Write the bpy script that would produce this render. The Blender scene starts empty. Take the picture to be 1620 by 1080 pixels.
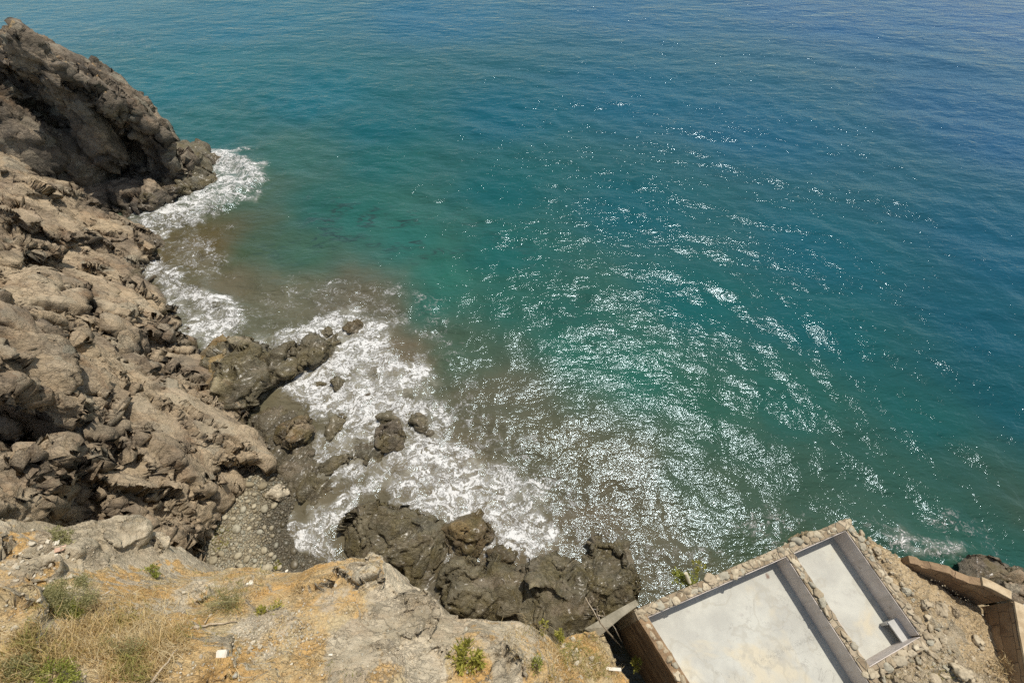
import bpy, bmesh, math, random
import numpy as np
from mathutils import Vector, Matrix
from mathutils.bvhtree import BVHTree

S = bpy.context.scene
COL = S.collection
random.seed(7)
RNG = np.random.default_rng(7)

# ------------------------------------------------------------------ camera, sky, sun, exposure
CAMH = 30.0
F_PX = 720.0                      # focal length in pixels of a 1620 px wide frame (16 mm lens)
PITCH = math.radians(37.4)
cam_data = bpy.data.cameras.new('camera')
cam_data.sensor_width = 36.0
cam_data.lens = 36.0 * F_PX / 1620.0
cam_data.clip_start = 0.1
cam_data.clip_end = 6000
cam = bpy.data.objects.new('camera', cam_data)
cam.location = (0, 0, CAMH)
cam.rotation_euler = (PITCH, 0, 0)
COL.objects.link(cam)
S.camera = cam

SUN_DIR = Vector((7.1, 8.9, 30.0)).normalized()
world = bpy.data.worlds.new('World')
S.world = world
world.use_nodes = True
wn = world.node_tree
sky = wn.nodes.new('ShaderNodeTexSky')
sky.sky_type = 'NISHITA'
sky.sun_disc = False
sky.sun_elevation = math.asin(SUN_DIR.z)
sky.sun_rotation = math.atan2(SUN_DIR.x, SUN_DIR.y)
bg = wn.nodes['Background']
bg.inputs['Strength'].default_value = 0.125
sky.dust_density = 0.8
wb = wn.nodes.new('ShaderNodeMix'); wb.data_type = 'RGBA'; wb.blend_type = 'MULTIPLY'      # warm white balance of the picture
wb.inputs[0].default_value = 1.0; wb.inputs[7].default_value = (1.14, 1.0, 0.82, 1)
wn.links.new(sky.outputs['Color'], wb.inputs[6]); wn.links.new(wb.outputs[2], bg.inputs['Color'])
sun_data = bpy.data.lights.new('sun', 'SUN')
sun_data.energy = 3.6
sun_data.angle = math.radians(0.5)
sun_data.color = (1.0, 0.94, 0.84)
sun = bpy.data.objects.new('sun', sun_data)
sun.rotation_euler = (-SUN_DIR).to_track_quat('-Z', 'Y').to_euler()
sun.location = SUN_DIR * 200
COL.objects.link(sun)
S.view_settings.view_transform = 'Standard'
S.view_settings.look = 'None'
S.view_settings.gamma = 1.0
S.view_settings.exposure = 0.22
S.cycles.max_bounces = 5
S.cycles.diffuse_bounces = 3
S.cycles.glossy_bounces = 2
S.cycles.transparent_max_bounces = 8
S.cycles.caustics_reflective = False
S.cycles.caustics_refractive = False
S.cycles.use_denoising = False

# ------------------------------------------------------------------ projection helpers
SA, CA = math.sin(PITCH), math.cos(PITCH)
def ray(px, py):
    cx = (px - 810.0) / F_PX
    cy = -(py - 540.0) / F_PX
    return Vector((cx, cy * CA + SA, cy * SA - CA))
def at(px, py, z=0.0):
    d = ray(px, py)
    t = (z - CAMH) / d.z
    return Vector((d.x * t, d.y * t, z))
def xy(px, py, z=0.0):
    p = at(px, py, z)
    return (p.x, p.y)

# ------------------------------------------------------------------ numpy noise
U = np.uint32
def _h(ix, iy, iz, s):
    h = (ix.astype(U) * U(374761393)) ^ (iy.astype(U) * U(668265263)) ^ (iz.astype(U) * U(2147483647 - 361)) ^ U((s * 2654435761) & 0xffffffff)
    h = (h ^ (h >> U(13))) * U(1274126177)
    h = (h ^ (h >> U(16))) * U(2246822519)
    h = h ^ (h >> U(13))
    return h.astype(np.float64) / 4294967296.0
def vnoise(P, s=0):
    i = np.floor(P).astype(np.int64); f = P - i
    u = f * f * f * (f * (f * 6 - 15) + 10)
    r = 0
    for a in (0, 1):
        wa = u[:, 0] if a else 1 - u[:, 0]
        for b in (0, 1):
            wb = u[:, 1] if b else 1 - u[:, 1]
            for c in (0, 1):
                wc = u[:, 2] if c else 1 - u[:, 2]
                r = r + wa * wb * wc * _h(i[:, 0] + a, i[:, 1] + b, i[:, 2] + c, s)
    return r * 2 - 1
def fbm(P, o=4, s=0, ridged=False, gain=0.5):
    r = 0; a = 1.0; t = 0
    for k in range(o):
        n = vnoise(P * (2.03 ** k) + 17.3 * k, s + k)
        if ridged: n = 1 - 2 * np.abs(n)
        r = r + a * n; t += a; a *= gain
    return r / t
def voro(P, s=0):
    i = np.floor(P).astype(np.int64)
    n = len(P)
    f1 = np.full(n, 9.0); f2 = np.full(n, 9.0)
    v = np.zeros((n, 3)); hid = np.zeros((n, 3))
    for a in (-1, 0, 1):
        for b in (-1, 0, 1):
            for c in (-1, 0, 1):
                X, Y, Z = i[:, 0] + a, i[:, 1] + b, i[:, 2] + c
                h = np.stack([_h(X, Y, Z, s), _h(X, Y, Z, s + 91), _h(X, Y, Z, s + 177)], 1)
                d = P - (np.stack([X, Y, Z], 1) + h)
                q = np.sqrt((d * d).sum(1))
                m = q < f1
                f2 = np.where(m, f1, np.minimum(f2, q))
                f1 = np.where(m, q, f1)
                v[m] = d[m]; hid[m] = h[m]
    return f1, f2, hid, v

# ------------------------------------------------------------------ mesh helpers
def np_mesh(name, V, faces):
    """faces: int array (n,3) or (n,4)"""
    me = bpy.data.meshes.new(name)
    V = np.asarray(V, dtype=np.float32); F = np.asarray(faces, dtype=np.int32)
    n, k = F.shape
    me.vertices.add(len(V)); me.vertices.foreach_set('co', V.ravel())
    me.loops.add(n * k); me.loops.foreach_set('vertex_index', F.ravel())
    me.polygons.add(n)
    me.polygons.foreach_set('loop_start', np.arange(0, n * k, k, dtype=np.int32))
    me.polygons.foreach_set('loop_total', np.full(n, k, dtype=np.int32))
    me.update(calc_edges=True)
    me.validate()
    return me
def get_v(me):
    a = np.empty(len(me.vertices) * 3, dtype=np.float32); me.vertices.foreach_get('co', a)
    return a.reshape(-1, 3).astype(np.float64)
def get_n(me):
    a = np.empty(len(me.vertices) * 3, dtype=np.float32); me.vertices.foreach_get('normal', a)
    return a.reshape(-1, 3).astype(np.float64)
def set_v(me, V):
    me.vertices.foreach_set('co', np.asarray(V, dtype=np.float32).ravel()); me.update()
def smooth(me, on=True):
    me.polygons.foreach_set('use_smooth', np.full(len(me.polygons), on, dtype=bool))
def attr(me, name, vals, kind='FLOAT'):
    a = me.attributes.new(name, kind, 'POINT')
    a.data.foreach_set('value' if kind == 'FLOAT' else 'color', np.asarray(vals, dtype=np.float32).ravel())
def link(name, me, mat=None, parent=None):
    o = bpy.data.objects.new(name, me)
    COL.objects.link(o)
    if mat is not None:
        me.materials.clear(); me.materials.append(mat)
    if parent is not None: o.parent = parent
    return o
def tag(o, label=None, cat=None, group=None, kind=None):
    if label: o['label'] = label
    if cat: o['category'] = cat
    if group: o['group'] = group
    if kind: o['kind'] = kind
    return o
def empty(name, loc, label, cat, group=None):
    o = bpy.data.objects.new(name, None); COL.objects.link(o); o.location = loc
    o.empty_display_size = 0.2
    bpy.context.view_layer.update()
    return tag(o, label, cat, group)
def part(name, me, mat, parent):
    """child mesh whose vertices are given in world coordinates"""
    off = parent.location if parent.parent is None else (parent.parent.location + parent.location)
    me.transform(Matrix.Translation(-Vector(off)))
    return link(name, me, mat, parent)
def bm_mesh(name, bm):
    me = bpy.data.meshes.new(name); bm.normal_update(); bm.to_mesh(me); bm.free(); return me
def prism_bm(bm, poly, z0, z1):
    """poly: list of (x,y); z0/z1 numbers or lists"""
    n = len(poly)
    zb = z0 if hasattr(z0, '__len__') else [z0] * n
    zt = z1 if hasattr(z1, '__len__') else [z1] * n
    if sum(poly[i][0] * poly[(i + 1) % n][1] - poly[(i + 1) % n][0] * poly[i][1] for i in range(n)) < 0:
        poly = poly[::-1]; zb = zb[::-1]; zt = zt[::-1]
    b = [bm.verts.new((p[0], p[1], z)) for p, z in zip(poly, zb)]
    t = [bm.verts.new((p[0], p[1], z)) for p, z in zip(poly, zt)]
    bm.faces.new(b[::-1]); bm.faces.new(t)
    for i in range(n):
        j = (i + 1) % n
        bm.faces.new((b[i], b[j], t[j], t[i]))
def tube_bm(bm, pts, radii, n=6):
    rings = []
    for i, p in enumerate(pts):
        p = Vector(p)
        d = (Vector(pts[min(i + 1, len(pts) - 1)]) - Vector(pts[max(i - 1, 0)])).normalized()
        a = d.cross(Vector((0.3, 0.2, 1))).normalized(); b = d.cross(a)
        r = radii[i] if hasattr(radii, '__len__') else radii
        rings.append([bm.verts.new(p + r * (math.cos(2 * math.pi * k / n) * a + math.sin(2 * math.pi * k / n) * b)) for k in range(n)])
    for i in range(len(rings) - 1):
        for k in range(n):
            bm.faces.new((rings[i][k], rings[i][(k + 1) % n], rings[i + 1][(k + 1) % n], rings[i + 1][k]))
    bm.faces.new(rings[0][::-1]); bm.faces.new(rings[-1])

def sdist(X, Y, poly):
    """signed distance to polygon, positive outside"""
    px = np.array([p[0] for p in poly]); py = np.array([p[1] for p in poly])
    d = np.full(X.shape, 1e9); ins = np.zeros(X.shape, bool)
    n = len(poly)
    for i in range(n):
        j = (i + 1) % n
        ax, ay, bx, by = px[i], py[i], px[j], py[j]
        ex, ey = bx - ax, by - ay
        t = np.clip(((X - ax) * ex + (Y - ay) * ey) / (ex * ex + ey * ey + 1e-12), 0, 1)
        d = np.minimum(d, np.hypot(X - ax - t * ex, Y - ay - t * ey))
        c = ((ay > Y) != (by > Y)) & (X < (bx - ax) * (Y - ay) / (by - ay + 1e-12) + ax)
        ins ^= c
    return np.where(ins, -d, d)
def rbf(ctrl):
    C = np.array(ctrl, float)
    D = np.hypot(C[:, None, 0] - C[None, :, 0], C[:, None, 1] - C[None, :, 1])
    n = len(C)
    A = np.zeros((n + 1, n + 1)); A[:n, :n] = D + 0.0 * np.eye(n); A[:n, n] = 1; A[n, :n] = 1
    A[:n, :n] -= np.eye(n) * 0.15
    w = np.linalg.lstsq(A, np.append(C[:, 2], 0), rcond=None)[0]
    lo, hi = C[:, 2].min(), C[:, 2].max()
    def f(X, Y):
        r = np.full(X.shape, w[n])
        for i in range(n): r = r + w[i] * np.hypot(X - C[i, 0], Y - C[i, 1])
        return np.clip(r, lo - 0.6, hi + 0.6)
    return f
def idw(ctrl, X, Y, p=3.0, eps=0.6):
    num = 0; den = 0
    for c in ctrl:
        w = 1.0 / ((X - c[0]) ** 2 + (Y - c[1]) ** 2 + eps) ** (p / 2)
        num = num + w[..., None] * np.array(c[2]); den = den + w
    return num / den[..., None]

# ------------------------------------------------------------------ shader helpers
class NT:
    def __init__(s, name):
        s.m = bpy.data.materials.new(name); s.m.use_nodes = True
        s.t = s.m.node_tree; s.t.nodes.clear()
        s.out = s.n('ShaderNodeOutputMaterial')
    def n(s, kind, ins=None, **props):
        nd = s.t.nodes.new(kind)
        for k, v in props.items(): setattr(nd, k, v)
        for k, v in (ins or {}).items(): s.put(nd.inputs[k], v)
        return nd
    def put(s, sock, v):
        if isinstance(v, bpy.types.Node): v = v.outputs[0]
        if isinstance(v, bpy.types.NodeSocket): s.t.links.new(v, sock)
        else:
            if hasattr(v, '__len__') and sock.type == 'RGBA' and len(v) == 3: v = (*v, 1)
            sock.default_value = v
    def math(s, op, a, b=0.0, c=0.0, clamp=False):
        nd = s.n('ShaderNodeMath', operation=op, use_clamp=clamp)
        s.put(nd.inputs[0], a); s.put(nd.inputs[1], b); s.put(nd.inputs[2], c)
        return nd.outputs[0]
    def mix(s, f, a, b, mode='MIX'):
        nd = s.n('ShaderNodeMix', data_type='RGBA', blend_type=mode)
        s.put(nd.inputs[0], f); s.put(nd.inputs[6], a); s.put(nd.inputs[7], b)
        return nd.outputs[2]
    def ramp(s, v, lo, hi, a=0.0, b=1.0, smooth=True):
        nd = s.n('ShaderNodeMapRange', interpolation_type='SMOOTHSTEP' if smooth else 'LINEAR')
        s.put(nd.inputs[0], v)
        for i, q in zip((1, 2, 3, 4), (lo, hi, a, b)): s.put(nd.inputs[i], q)
        return nd.outputs[0]
    def pos(s):
        return s.n('ShaderNodeNewGeometry').outputs['Position']
    def map(s, v, loc=(0, 0, 0), rot=(0, 0, 0), sc=(1, 1, 1)):
        return s.n('ShaderNodeMapping', {0: v, 1: loc, 2: rot, 3: sc}).outputs[0]
    def noise(s, v, scale, detail=4.0, rough=0.55, dist=0.0, col=False):
        nd = s.n('ShaderNodeTexNoise', {'Vector': v, 'Scale': scale, 'Detail': detail, 'Roughness': rough, 'Distortion': dist})
        return nd.outputs['Color' if col else 'Fac']
    def vor(s, v, scale, feature='F1', out='Distance', rand=1.0):
        nd = s.n('ShaderNodeTexVoronoi', feature=feature)
        s.put(nd.inputs['Vector'], v); s.put(nd.inputs['Scale'], scale); s.put(nd.inputs['Randomness'], rand)
        return nd.outputs[out]
    def at(s, name, out='Fac'):
        return s.n('ShaderNodeAttribute', attribute_name=name).outputs[out]
    def bump(s, h, dist, strength=1.0, normal=None):
        nd = s.n('ShaderNodeBump', {'Height': h, 'Distance': dist, 'Strength': strength})
        if normal is not None: s.put(nd.inputs['Normal'], normal)
        return nd.outputs[0]
    def surf(s, color, rough=0.8, normal=None, spec=0.5, **kw):
        p = s.n('ShaderNodeBsdfPrincipled', {'Base Color': color, 'Roughness': rough, 'Specular IOR Level': spec})
        for k, v in kw.items(): s.put(p.inputs[k], v)
        if normal is not None: s.put(p.inputs['Normal'], normal)
        s.t.links.new(p.outputs[0], s.out.inputs['Surface'])
        return s.m

def rock_material(name, c_lo, c_hi, wet_z=None, fine=1.0, dirt=((.46, .27, .10), (.40, .30, .16)), vein=0.25, algae=0.6, warm=0.5):
    s = NT(name); P = s.pos()
    big = s.noise(P, 0.33 * fine, 5, 0.6, 0.6)
    med = s.noise(P, 1.7 * fine, 8, 0.62)
    col = s.mix(s.ramp(big, .36, .64), c_lo, c_hi)
    # warm iron staining in broad streaks that follow the strata
    st = s.noise(s.map(P, rot=(0.3, 0.5, 0.6), sc=(.25, .9, .8)), 0.8 * fine, 5, 0.6, 0.8)
    col = s.mix(s.math('MULTIPLY', s.ramp(st, .5, .7), warm), col, (.27, .165, .085))
    col = s.mix(1.0, col, s.n('ShaderNodeCombineColor', {0: s.ramp(med, .25, .75, .70, 1.26, False), 1: s.ramp(med, .25, .75, .70, 1.26, False), 2: s.ramp(med, .25, .75, .68, 1.28, False)}), 'MULTIPLY')
    fc = s.n('ShaderNodeSeparateColor', {0: s.vor(s.n('ShaderNodeVectorMath', {0: s.map(P, rot=(.3, .4, .5), sc=(.55, 1.1, 1.0)), 1: s.n('ShaderNodeVectorMath', {0: s.noise(P, 1.2, 5, .6, col=True), 1: (.8, .8, .8)}, operation='MULTIPLY').outputs[0]}, operation='ADD').outputs[0], 1.1 * fine, 'F1', 'Color')})
    col = s.mix(s.ramp(fc.outputs[0], .55, 1, 0, .45), col, s.mix(fc.outputs[1], (.32, .31, .235), (.52, .40, .27)))
    # thin pale mineral veins and pale specks
    v = s.noise(s.map(P, rot=(.4, .2, .9), sc=(1, 1, .5)), 0.9 * fine, 5, 0.5, 1.2)
    v = s.math('SUBTRACT', 1.0, s.math('MULTIPLY', s.math('ABSOLUTE', s.math('SUBTRACT', v, .5)), 60.0), clamp=True)
    col = s.mix(s.math('MULTIPLY', v, vein), col, (.52, .46, .36))
    sp = s.vor(P, 9 * fine); spm = s.noise(P, 0.9, 3)
    col = s.mix(s.math('MULTIPLY', s.ramp(sp, .12, .2, 1, 0), s.ramp(spm, .5, .65, 0, .55)), col, (.55, .48, .38))
    # dark lichen and pits
    pit = s.noise(P, 7 * fine, 6, 0.7)
    col = s.mix(s.ramp(pit, .60, .74, 0, .35), col, (.06, .05, .04))
    # soil
    da = s.at('dirt'); dn = s.noise(P, 1.1, 6, 0.65)
    dm = s.ramp(s.math('ADD', da, s.math('MULTIPLY', s.math('SUBTRACT', dn, .5), 1.15)), .33, .49)
    dcol = s.mix(s.ramp(s.noise(P, 0.8, 5), .35, .65), dirt[0], dirt[1])
    dcol = s.mix(s.ramp(s.noise(P, 14, 4, .7), .35, .75, 0, .75), dcol, (.20, .135, .07))
    dcol = s.mix(s.ramp(s.vor(P, 6), .1, .22, .8, 0), dcol, (.50, .43, .33))
    col = s.mix(dm, col, dcol)
    rough = 0.85
    if wet_z is not None:
        z = s.n('ShaderNodeSeparateXYZ', {0: P}).outputs[2]
        wn_ = s.noise(P, 0.5, 5, .6)
        wet = s.ramp(s.math('ADD', z, s.math('MULTIPLY', s.math('SUBTRACT', wn_, .5), 3.2)), wet_z - .3, wet_z + .5, 1, 0)
        al = s.math('MULTIPLY', s.ramp(s.noise(P, 0.7, 5, .6), .47, .62), algae)
        wcol = s.mix(0.6, col, (.030, .026, .014))
        wcol = s.mix(s.math('MULTIPLY', al, .7), wcol, (.13, .10, .032))
        col = s.mix(wet, col, wcol)
        rough = s.mix(wet, (.88, .88, .88), s.n('ShaderNodeCombineColor', {0: s.ramp(s.noise(P, 3, 4), .3, .7, .28, .6), 1: .3, 2: .3}))
        rough = s.n('ShaderNodeSeparateColor', {0: rough}).outputs[0]
    h = s.math('MULTIPLY', s.math('ABSOLUTE', s.math('SUBTRACT', s.noise(s.map(P, rot=(0.3, 0.5, 0.6), sc=(.6, 1.2, 1.2)), 2.6 * fine, 10, .66), .5)), 2.2)
    wq = s.n('ShaderNodeVectorMath', {0: s.map(P, rot=(.3, .5, .6), sc=(.5, 1.1, 1.2)), 1: s.n('ShaderNodeVectorMath', {0: s.noise(P, 1.1 * fine, 6, .65, col=True), 1: (1.1, 1.1, 1.1)}, operation='MULTIPLY').outputs[0]}, operation='ADD').outputs[0]
    gate = s.ramp(s.noise(P, .6 * fine, 3), .4, .6); gate2 = s.ramp(s.noise(P, .45 * fine, 3), .42, .58, .15, 1)
    k1 = s.ramp(s.vor(wq, 1.15 * fine, 'DISTANCE_TO_EDGE'), 0, .035, 0, 1, False)
    k2 = s.ramp(s.vor(wq, 3.1 * fine, 'DISTANCE_TO_EDGE'), 0, .06, 0, 1, False)
    h = s.math('ADD', h, s.math('ADD', s.math('MULTIPLY', s.math('MULTIPLY', k1, gate2), .38), s.math('MULTIPLY', s.math('MULTIPLY', k2, gate), .28)))
    fcn = s.vor(wq, 2.0 * fine, 'F1', 'Color'); fs_ = s.n('ShaderNodeSeparateColor', {0: fcn})
    h = s.math('ADD', h, s.math('MULTIPLY', fs_.outputs[0], .35))
    nrm = s.bump(h, 0.135 / fine)
    if wet_z is not None:
        return s.surf(col, rough, nrm, spec=0.45, **{'Coat Weight': s.math('MULTIPLY', wet, .22), 'Coat Roughness': .25})
    return s.surf(col, rough, nrm, spec=0.35)

def noisy_material(name, c1, c2, scale=3.0, rough=.85, bump=0.03, spots=None, det=8):
    s = NT(name); P = s.pos()
    n = s.noise(P, scale, det, .6)
    col = s.mix(s.ramp(n, .35, .65), c1, c2)
    fine = s.noise(P, scale * 9, 4, .6)
    col = s.mix(s.ramp(fine, .55, .75, 0, .4), col, tuple(x * .45 for x in c1))
    if spots is not None:
        col = s.mix(s.ramp(s.noise(P, .55, 4, .6), .52, .66, 0, .8), col, spots)
    return s.surf(col, rough, s.bump(s.noise(P, scale * 3, 8, .65), bump), spec=.3)

# ------------------------------------------------------------------ rock shaping
def basis(a, b):
    a = Vector(a).normalized(); b = Vector(b); b = (b - a * b.dot(a)).normalized()
    return np.array([a[:], b[:], a.cross(b)[:]])
FALL = basis((.80, -.34, -.50), (.3, .9, 0))
STEEP = basis((.22, -.30, -.93), (.9, .3, 0))
GENTLE = basis((.7, .5, -.15), (-.5, .7, .1))
def rock_disp(P, N, layers, seed=0, fb=0.15, fbs=1.0, base=None):
    Q = P @ (FALL if base is None else base).T
    rgh = np.clip(fbm(P * .2, 3, seed + 60) * 2.0 + .42, .06, 1.2)
    d = np.zeros(len(P))
    warp = np.stack([fbm(Q * .5, 3, seed + 5), fbm(Q * .5 + 31, 3, seed + 6), fbm(Q * .5 + 77, 3, seed + 8)], 1)
    for k, (size, amp, tilt, crack) in enumerate(layers):
        sz = np.array(size)
        q = Q / sz + (.35 / (k + 1)) * warp
        f1, f2, h, v = voro(q, seed + 13 * k)
        e = f2 - f1
        g = 1.0 if k == 0 else rgh
        d += g * (amp * (h[:, 0] - .5) * 2 + tilt * ((h - .5) * 2 * v).sum(1))
        d -= crack * g * np.clip(fbm(P * .5 + 9 * k, 2, seed + 70 + k) * 2 + .35, 0, 1) * np.exp(-(e / max(.06, .11 / min(size))) ** 2)
    d += fb * (fbm(P / fbs, 6, seed + 40) * .3 + .7 * fbm(Q / (fbs * np.array([3.2, .8, .9])) + .3 * warp, 6, seed + 44, True, .6))
    st = Q[:, 2] / (fbs * .42) + 1.3 * warp[:, 0] + .3 * warp[:, 1]
    d += fb * .28 * rgh * (np.abs((st % 1.0) - .5) * 2 - .5)
    return d

def facetize(V, N, size, alpha, tilt, seed, base, calm=False):
    """break a surface into flat fracture faces: every cell is pressed towards a plane of its own"""
    Q = V @ base.T
    w = np.stack([fbm(Q * .35, 3, seed + 1), fbm(Q * .35 + 31, 3, seed + 2), fbm(Q * .35 + 77, 3, seed + 3)], 1)
    f1, f2, h, v = voro(Q / np.array(size) + .45 * w, seed)
    key, inv = np.unique((h[:, 0] * 4e9).astype(np.int64), return_inverse=True)
    cnt = np.bincount(inv)
    c = np.stack([np.bincount(inv, V[:, i]) / cnt for i in range(3)], 1)
    n = np.stack([np.bincount(inv, N[:, i]) for i in range(3)], 1) + 1e-9
    rg = np.random.default_rng(seed)
    n /= np.linalg.norm(n, axis=1)[:, None]
    n += rg.normal(size=n.shape) * tilt; n /= np.linalg.norm(n, axis=1)[:, None]
    off = rg.normal(size=len(cnt)) * tilt * min(size) * .45
    e = ((V - c[inv]) * n[inv]).sum(1) - off[inv]
    den = np.clip((N * n[inv]).sum(1), .45, 1)
    lim = .32 * min(size)
    d = -alpha * np.clip(e / den, -lim, lim)
    if calm: d = d * np.clip((N[:, 2] - .35) / .4, .12, 1)
    return V + N * d[:, None]
def mass_geo(rim, pts, k=3.0, shear=(0, 0), res=.14, zmin=-2.0, world_extra=()):
    """closed block: interpolated top inside its outline, steep sides outside it"""
    poly = [xy(*r) for r in rim]
    ctrl = [(*xy(*r), r[2]) for r in list(rim) + list(pts)] + list(world_extra)
    T = rbf(ctrl)
    poly = poly + [(w[0], w[1]) for w in ()]
    return block_geo(poly, T, k, shear, res, zmin, max(c[2] for c in ctrl))
def block_geo(poly, T, k, shear, res, zmin, zmax):
    m = (zmax - zmin) / k + 1.0
    x0 = min(p[0] for p in poly) - m; x1 = max(p[0] for p in poly) + m
    y0 = min(p[1] for p in poly) - m; y1 = max(p[1] for p in poly) + m
    nx = int((x1 - x0) / res) + 2; ny = int((y1 - y0) / res) + 2
    X, Y = np.meshgrid(np.linspace(x0, x1, nx), np.linspace(y0, y1, ny))
    sd = sdist(X, Y, poly)
    t = T(X, Y)
    z = t - k * np.maximum(0, sd)
    z = z - 0.35 * np.exp(-(sd / .45) ** 2)
    z = np.maximum(z, zmin)
    gy_, gx_ = np.gradient(sd, (y1 - y0) / (ny - 1), (x1 - x0) / (nx - 1))
    sl_ = math.hypot(*shear) + 1e-9                      # undercut only the sides that face away from the shear
    dz = np.maximum(t - z, 0) * (sd > 0) * np.clip(.25 - 1.3 * (gx_ * shear[0] + gy_ * shear[1]) / sl_, 0, 1)
    top = np.stack([X + shear[0] * dz, Y + shear[1] * dz, z], -1).reshape(-1, 3)
    bot = np.stack([X + shear[0] * dz, Y + shear[1] * dz, np.full_like(z, zmin - 1)], -1).reshape(-1, 3)
    n = nx * ny
    I = np.arange(n).reshape(ny, nx)
    q = np.stack([I[:-1, :-1], I[:-1, 1:], I[1:, 1:], I[1:, :-1]], -1).reshape(-1, 4)
    F = [q, q[:, ::-1] + n]
    for e in (I[0, :], I[:, -1], I[-1, ::-1], I[::-1, 0]):
        F.append(np.stack([e[:-1], e[:-1] + n, e[1:] + n, e[1:]], -1))
    return np.vstack([top, bot]), np.vstack(F)
def ell_geo(c, r, rot=0.0, sub=3):
    bm = bmesh.new(); bmesh.ops.create_icosphere(bm, subdivisions=sub, radius=1)
    M = Matrix.Translation(Vector(c)) @ Matrix.Rotation(rot, 4, 'Z') @ Matrix.Diagonal((*r, 1))
    bm.transform(M)
    V = np.array([v.co[:] for v in bm.verts]); F = np.array([[v.index for v in f.verts] + [f.verts[2].index] for f in bm.faces])[:, :3]
    bm.free(); return V, F
def fuse(name, geos, voxel, zcut=-1.0, smooth_it=4):
    """weld overlapping closed blocks into one even mesh"""
    bm = bmesh.new()
    for V, F in geos:
        vs = [bm.verts.new(v) for v in V]
        for f in F: bm.faces.new([vs[i] for i in f])
    me = bm_mesh(name, bm)
    o = link(name, me)
    md = o.modifiers.new('r', 'REMESH'); md.mode = 'VOXEL'; md.voxel_size = voxel
    sm = o.modifiers.new('s', 'SMOOTH'); sm.iterations = smooth_it; sm.factor = .5
    dg = bpy.context.evaluated_depsgraph_get()
    me2 = bpy.data.meshes.new_from_object(o.evaluated_get(dg))
    bpy.data.objects.remove(o); bpy.data.meshes.remove(me)
    V = get_v(me2)
    F = np.empty(len(me2.polygons) * 4, dtype=np.int32)
    me2.loops.foreach_get('vertex_index', F) if len(me2.loops) == len(F) else None
    F = F.reshape(-1, 4)
    keep = (V[F][:, :, 2].max(1) > zcut)
    F = F[keep]
    used = np.unique(F); remap = np.full(len(V), -1); remap[used] = np.arange(len(used))
    me3 = np_mesh(name, V[used], remap[F])
    bpy.data.meshes.remove(me2)
    return me3

def pix(V):
    c = (V - np.array([0, 0, CAMH]))
    dep = c[:, 1] * SA - c[:, 2] * CA
    return 810 + F_PX * c[:, 0] / dep, 540 - F_PX * (c[:, 1] * CA + c[:, 2] * SA) / dep, dep
def carve(V, N, spots):
    """hollow out clefts and caves: each spot is (x, y, length, width, tilt, depth factor)"""
    px, py, dep = pix(V)
    def seen(x, y):
        m = np.where((np.abs(px - x) < 7) & (np.abs(py - y) < 7))[0]
        return None if len(m) == 0 else V[m[np.argmin(dep[m])]]
    d = np.zeros(len(V)); wob = .35 * fbm(V * 1.1, 3, 123)
    for x, y, ln, wd, ang, k in spots:
        a = math.radians(ang); ux, uy = math.cos(a) * ln / 2, math.sin(a) * ln / 2
        c, p, q = seen(x, y), seen(x - ux, y - uy), seen(x + ux, y + uy)
        if c is None: continue
        if p is None or np.linalg.norm(p - c) > ln * .12: p = c
        if q is None or np.linalg.norm(q - c) > ln * .12: q = c
        r_ = wd / 2 * np.linalg.norm(c - np.array([0, 0, CAMH])) / F_PX
        for a_, b_ in ((p, c), (c, q)):
            e = b_ - a_; t = np.clip(((V - a_) @ e) / (e @ e + 1e-9), 0, 1)
            dd = np.linalg.norm(V - a_ - t[:, None] * e, axis=1) / r_ + wob
            m = np.clip((1.15 - dd) / .8, 0, 1); m = m * m * (3 - 2 * m)
            d = np.maximum(d, m * r_ * k * .85)
    return V - N * d[:, None] * .7 + np.array([-.15, .35, -.6]) * d[:, None] * .45
TERRAIN = []
def finish_rock(name, me, mat, layers, seed, fb=.15, fbs=1.0, passes=1, dirt=None, amp_fn=None, flat_shade=False, base=None, spots=None, facets=(), calm_rim=False):
    V = get_v(me); N = get_n(me)
    if spots: V = carve(V, N, spots); set_v(me, V); N = get_n(me)
    for k_, (size, al, ti) in enumerate(facets):
        V = facetize(V, N, size, al, ti, seed + 301 + 7 * k_, GENTLE if k_ == 2 else (FALL if base is None else base), calm_rim); set_v(me, V); N = get_n(me)
    d = rock_disp(V, N, layers, seed, fb, fbs, base)
    if calm_rim: d = d * np.clip((N[:, 2] - .35) / .4, .3, 1)
    if amp_fn is not None: d = d * amp_fn(V, N)
    V = V + N * d[:, None]
    set_v(me, V)
    smooth(me, not flat_shade)
    if dirt is not None: attr(me, 'dirt', dirt(V, get_n(me)))
    o = link(name, me, mat)
    TERRAIN.append(o)
    return o

# ------------------------------------------------------------------ THE SEA
WAVE_DIR = np.array([-.36, -.93])
def axis_pts(segs):
    out = []
    for a, b, d0, d1 in segs:
        n = max(2, int(round((b - a) / ((d0 + d1) / 2))))
        t = np.linspace(0, 1, n + 1)[:-1]
        out.append(a + (b - a) * (t * (2 * d0) + t * t * (d1 - d0)) / (d0 + d1))
    out.append([segs[-1][1]])
    return np.concatenate(out)
gx = axis_pts([(-4000, -220, 900, 40), (-220, -60, 4, .7), (-60, -40, .5, .2), (-40, 26, .16, .16), (26, 60, .2, .6), (60, 260, .7, 4), (260, 4000, 40, 900)])
gy = axis_pts([(-12, 1, .6, .2), (1, 36, .14, .16), (36, 70, .18, .5), (70, 180, .5, 3), (180, 5000, 20, 1200)])
GX, GY = np.meshgrid(gx, gy)
SX, SY = GX.ravel(), GY.ravel()
sp = np.maximum(np.gradient(gx)[None, :], np.gradient(gy)[:, None]).ravel()
H = np.zeros(SX.shape)
rng = np.random.default_rng(3)
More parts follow.
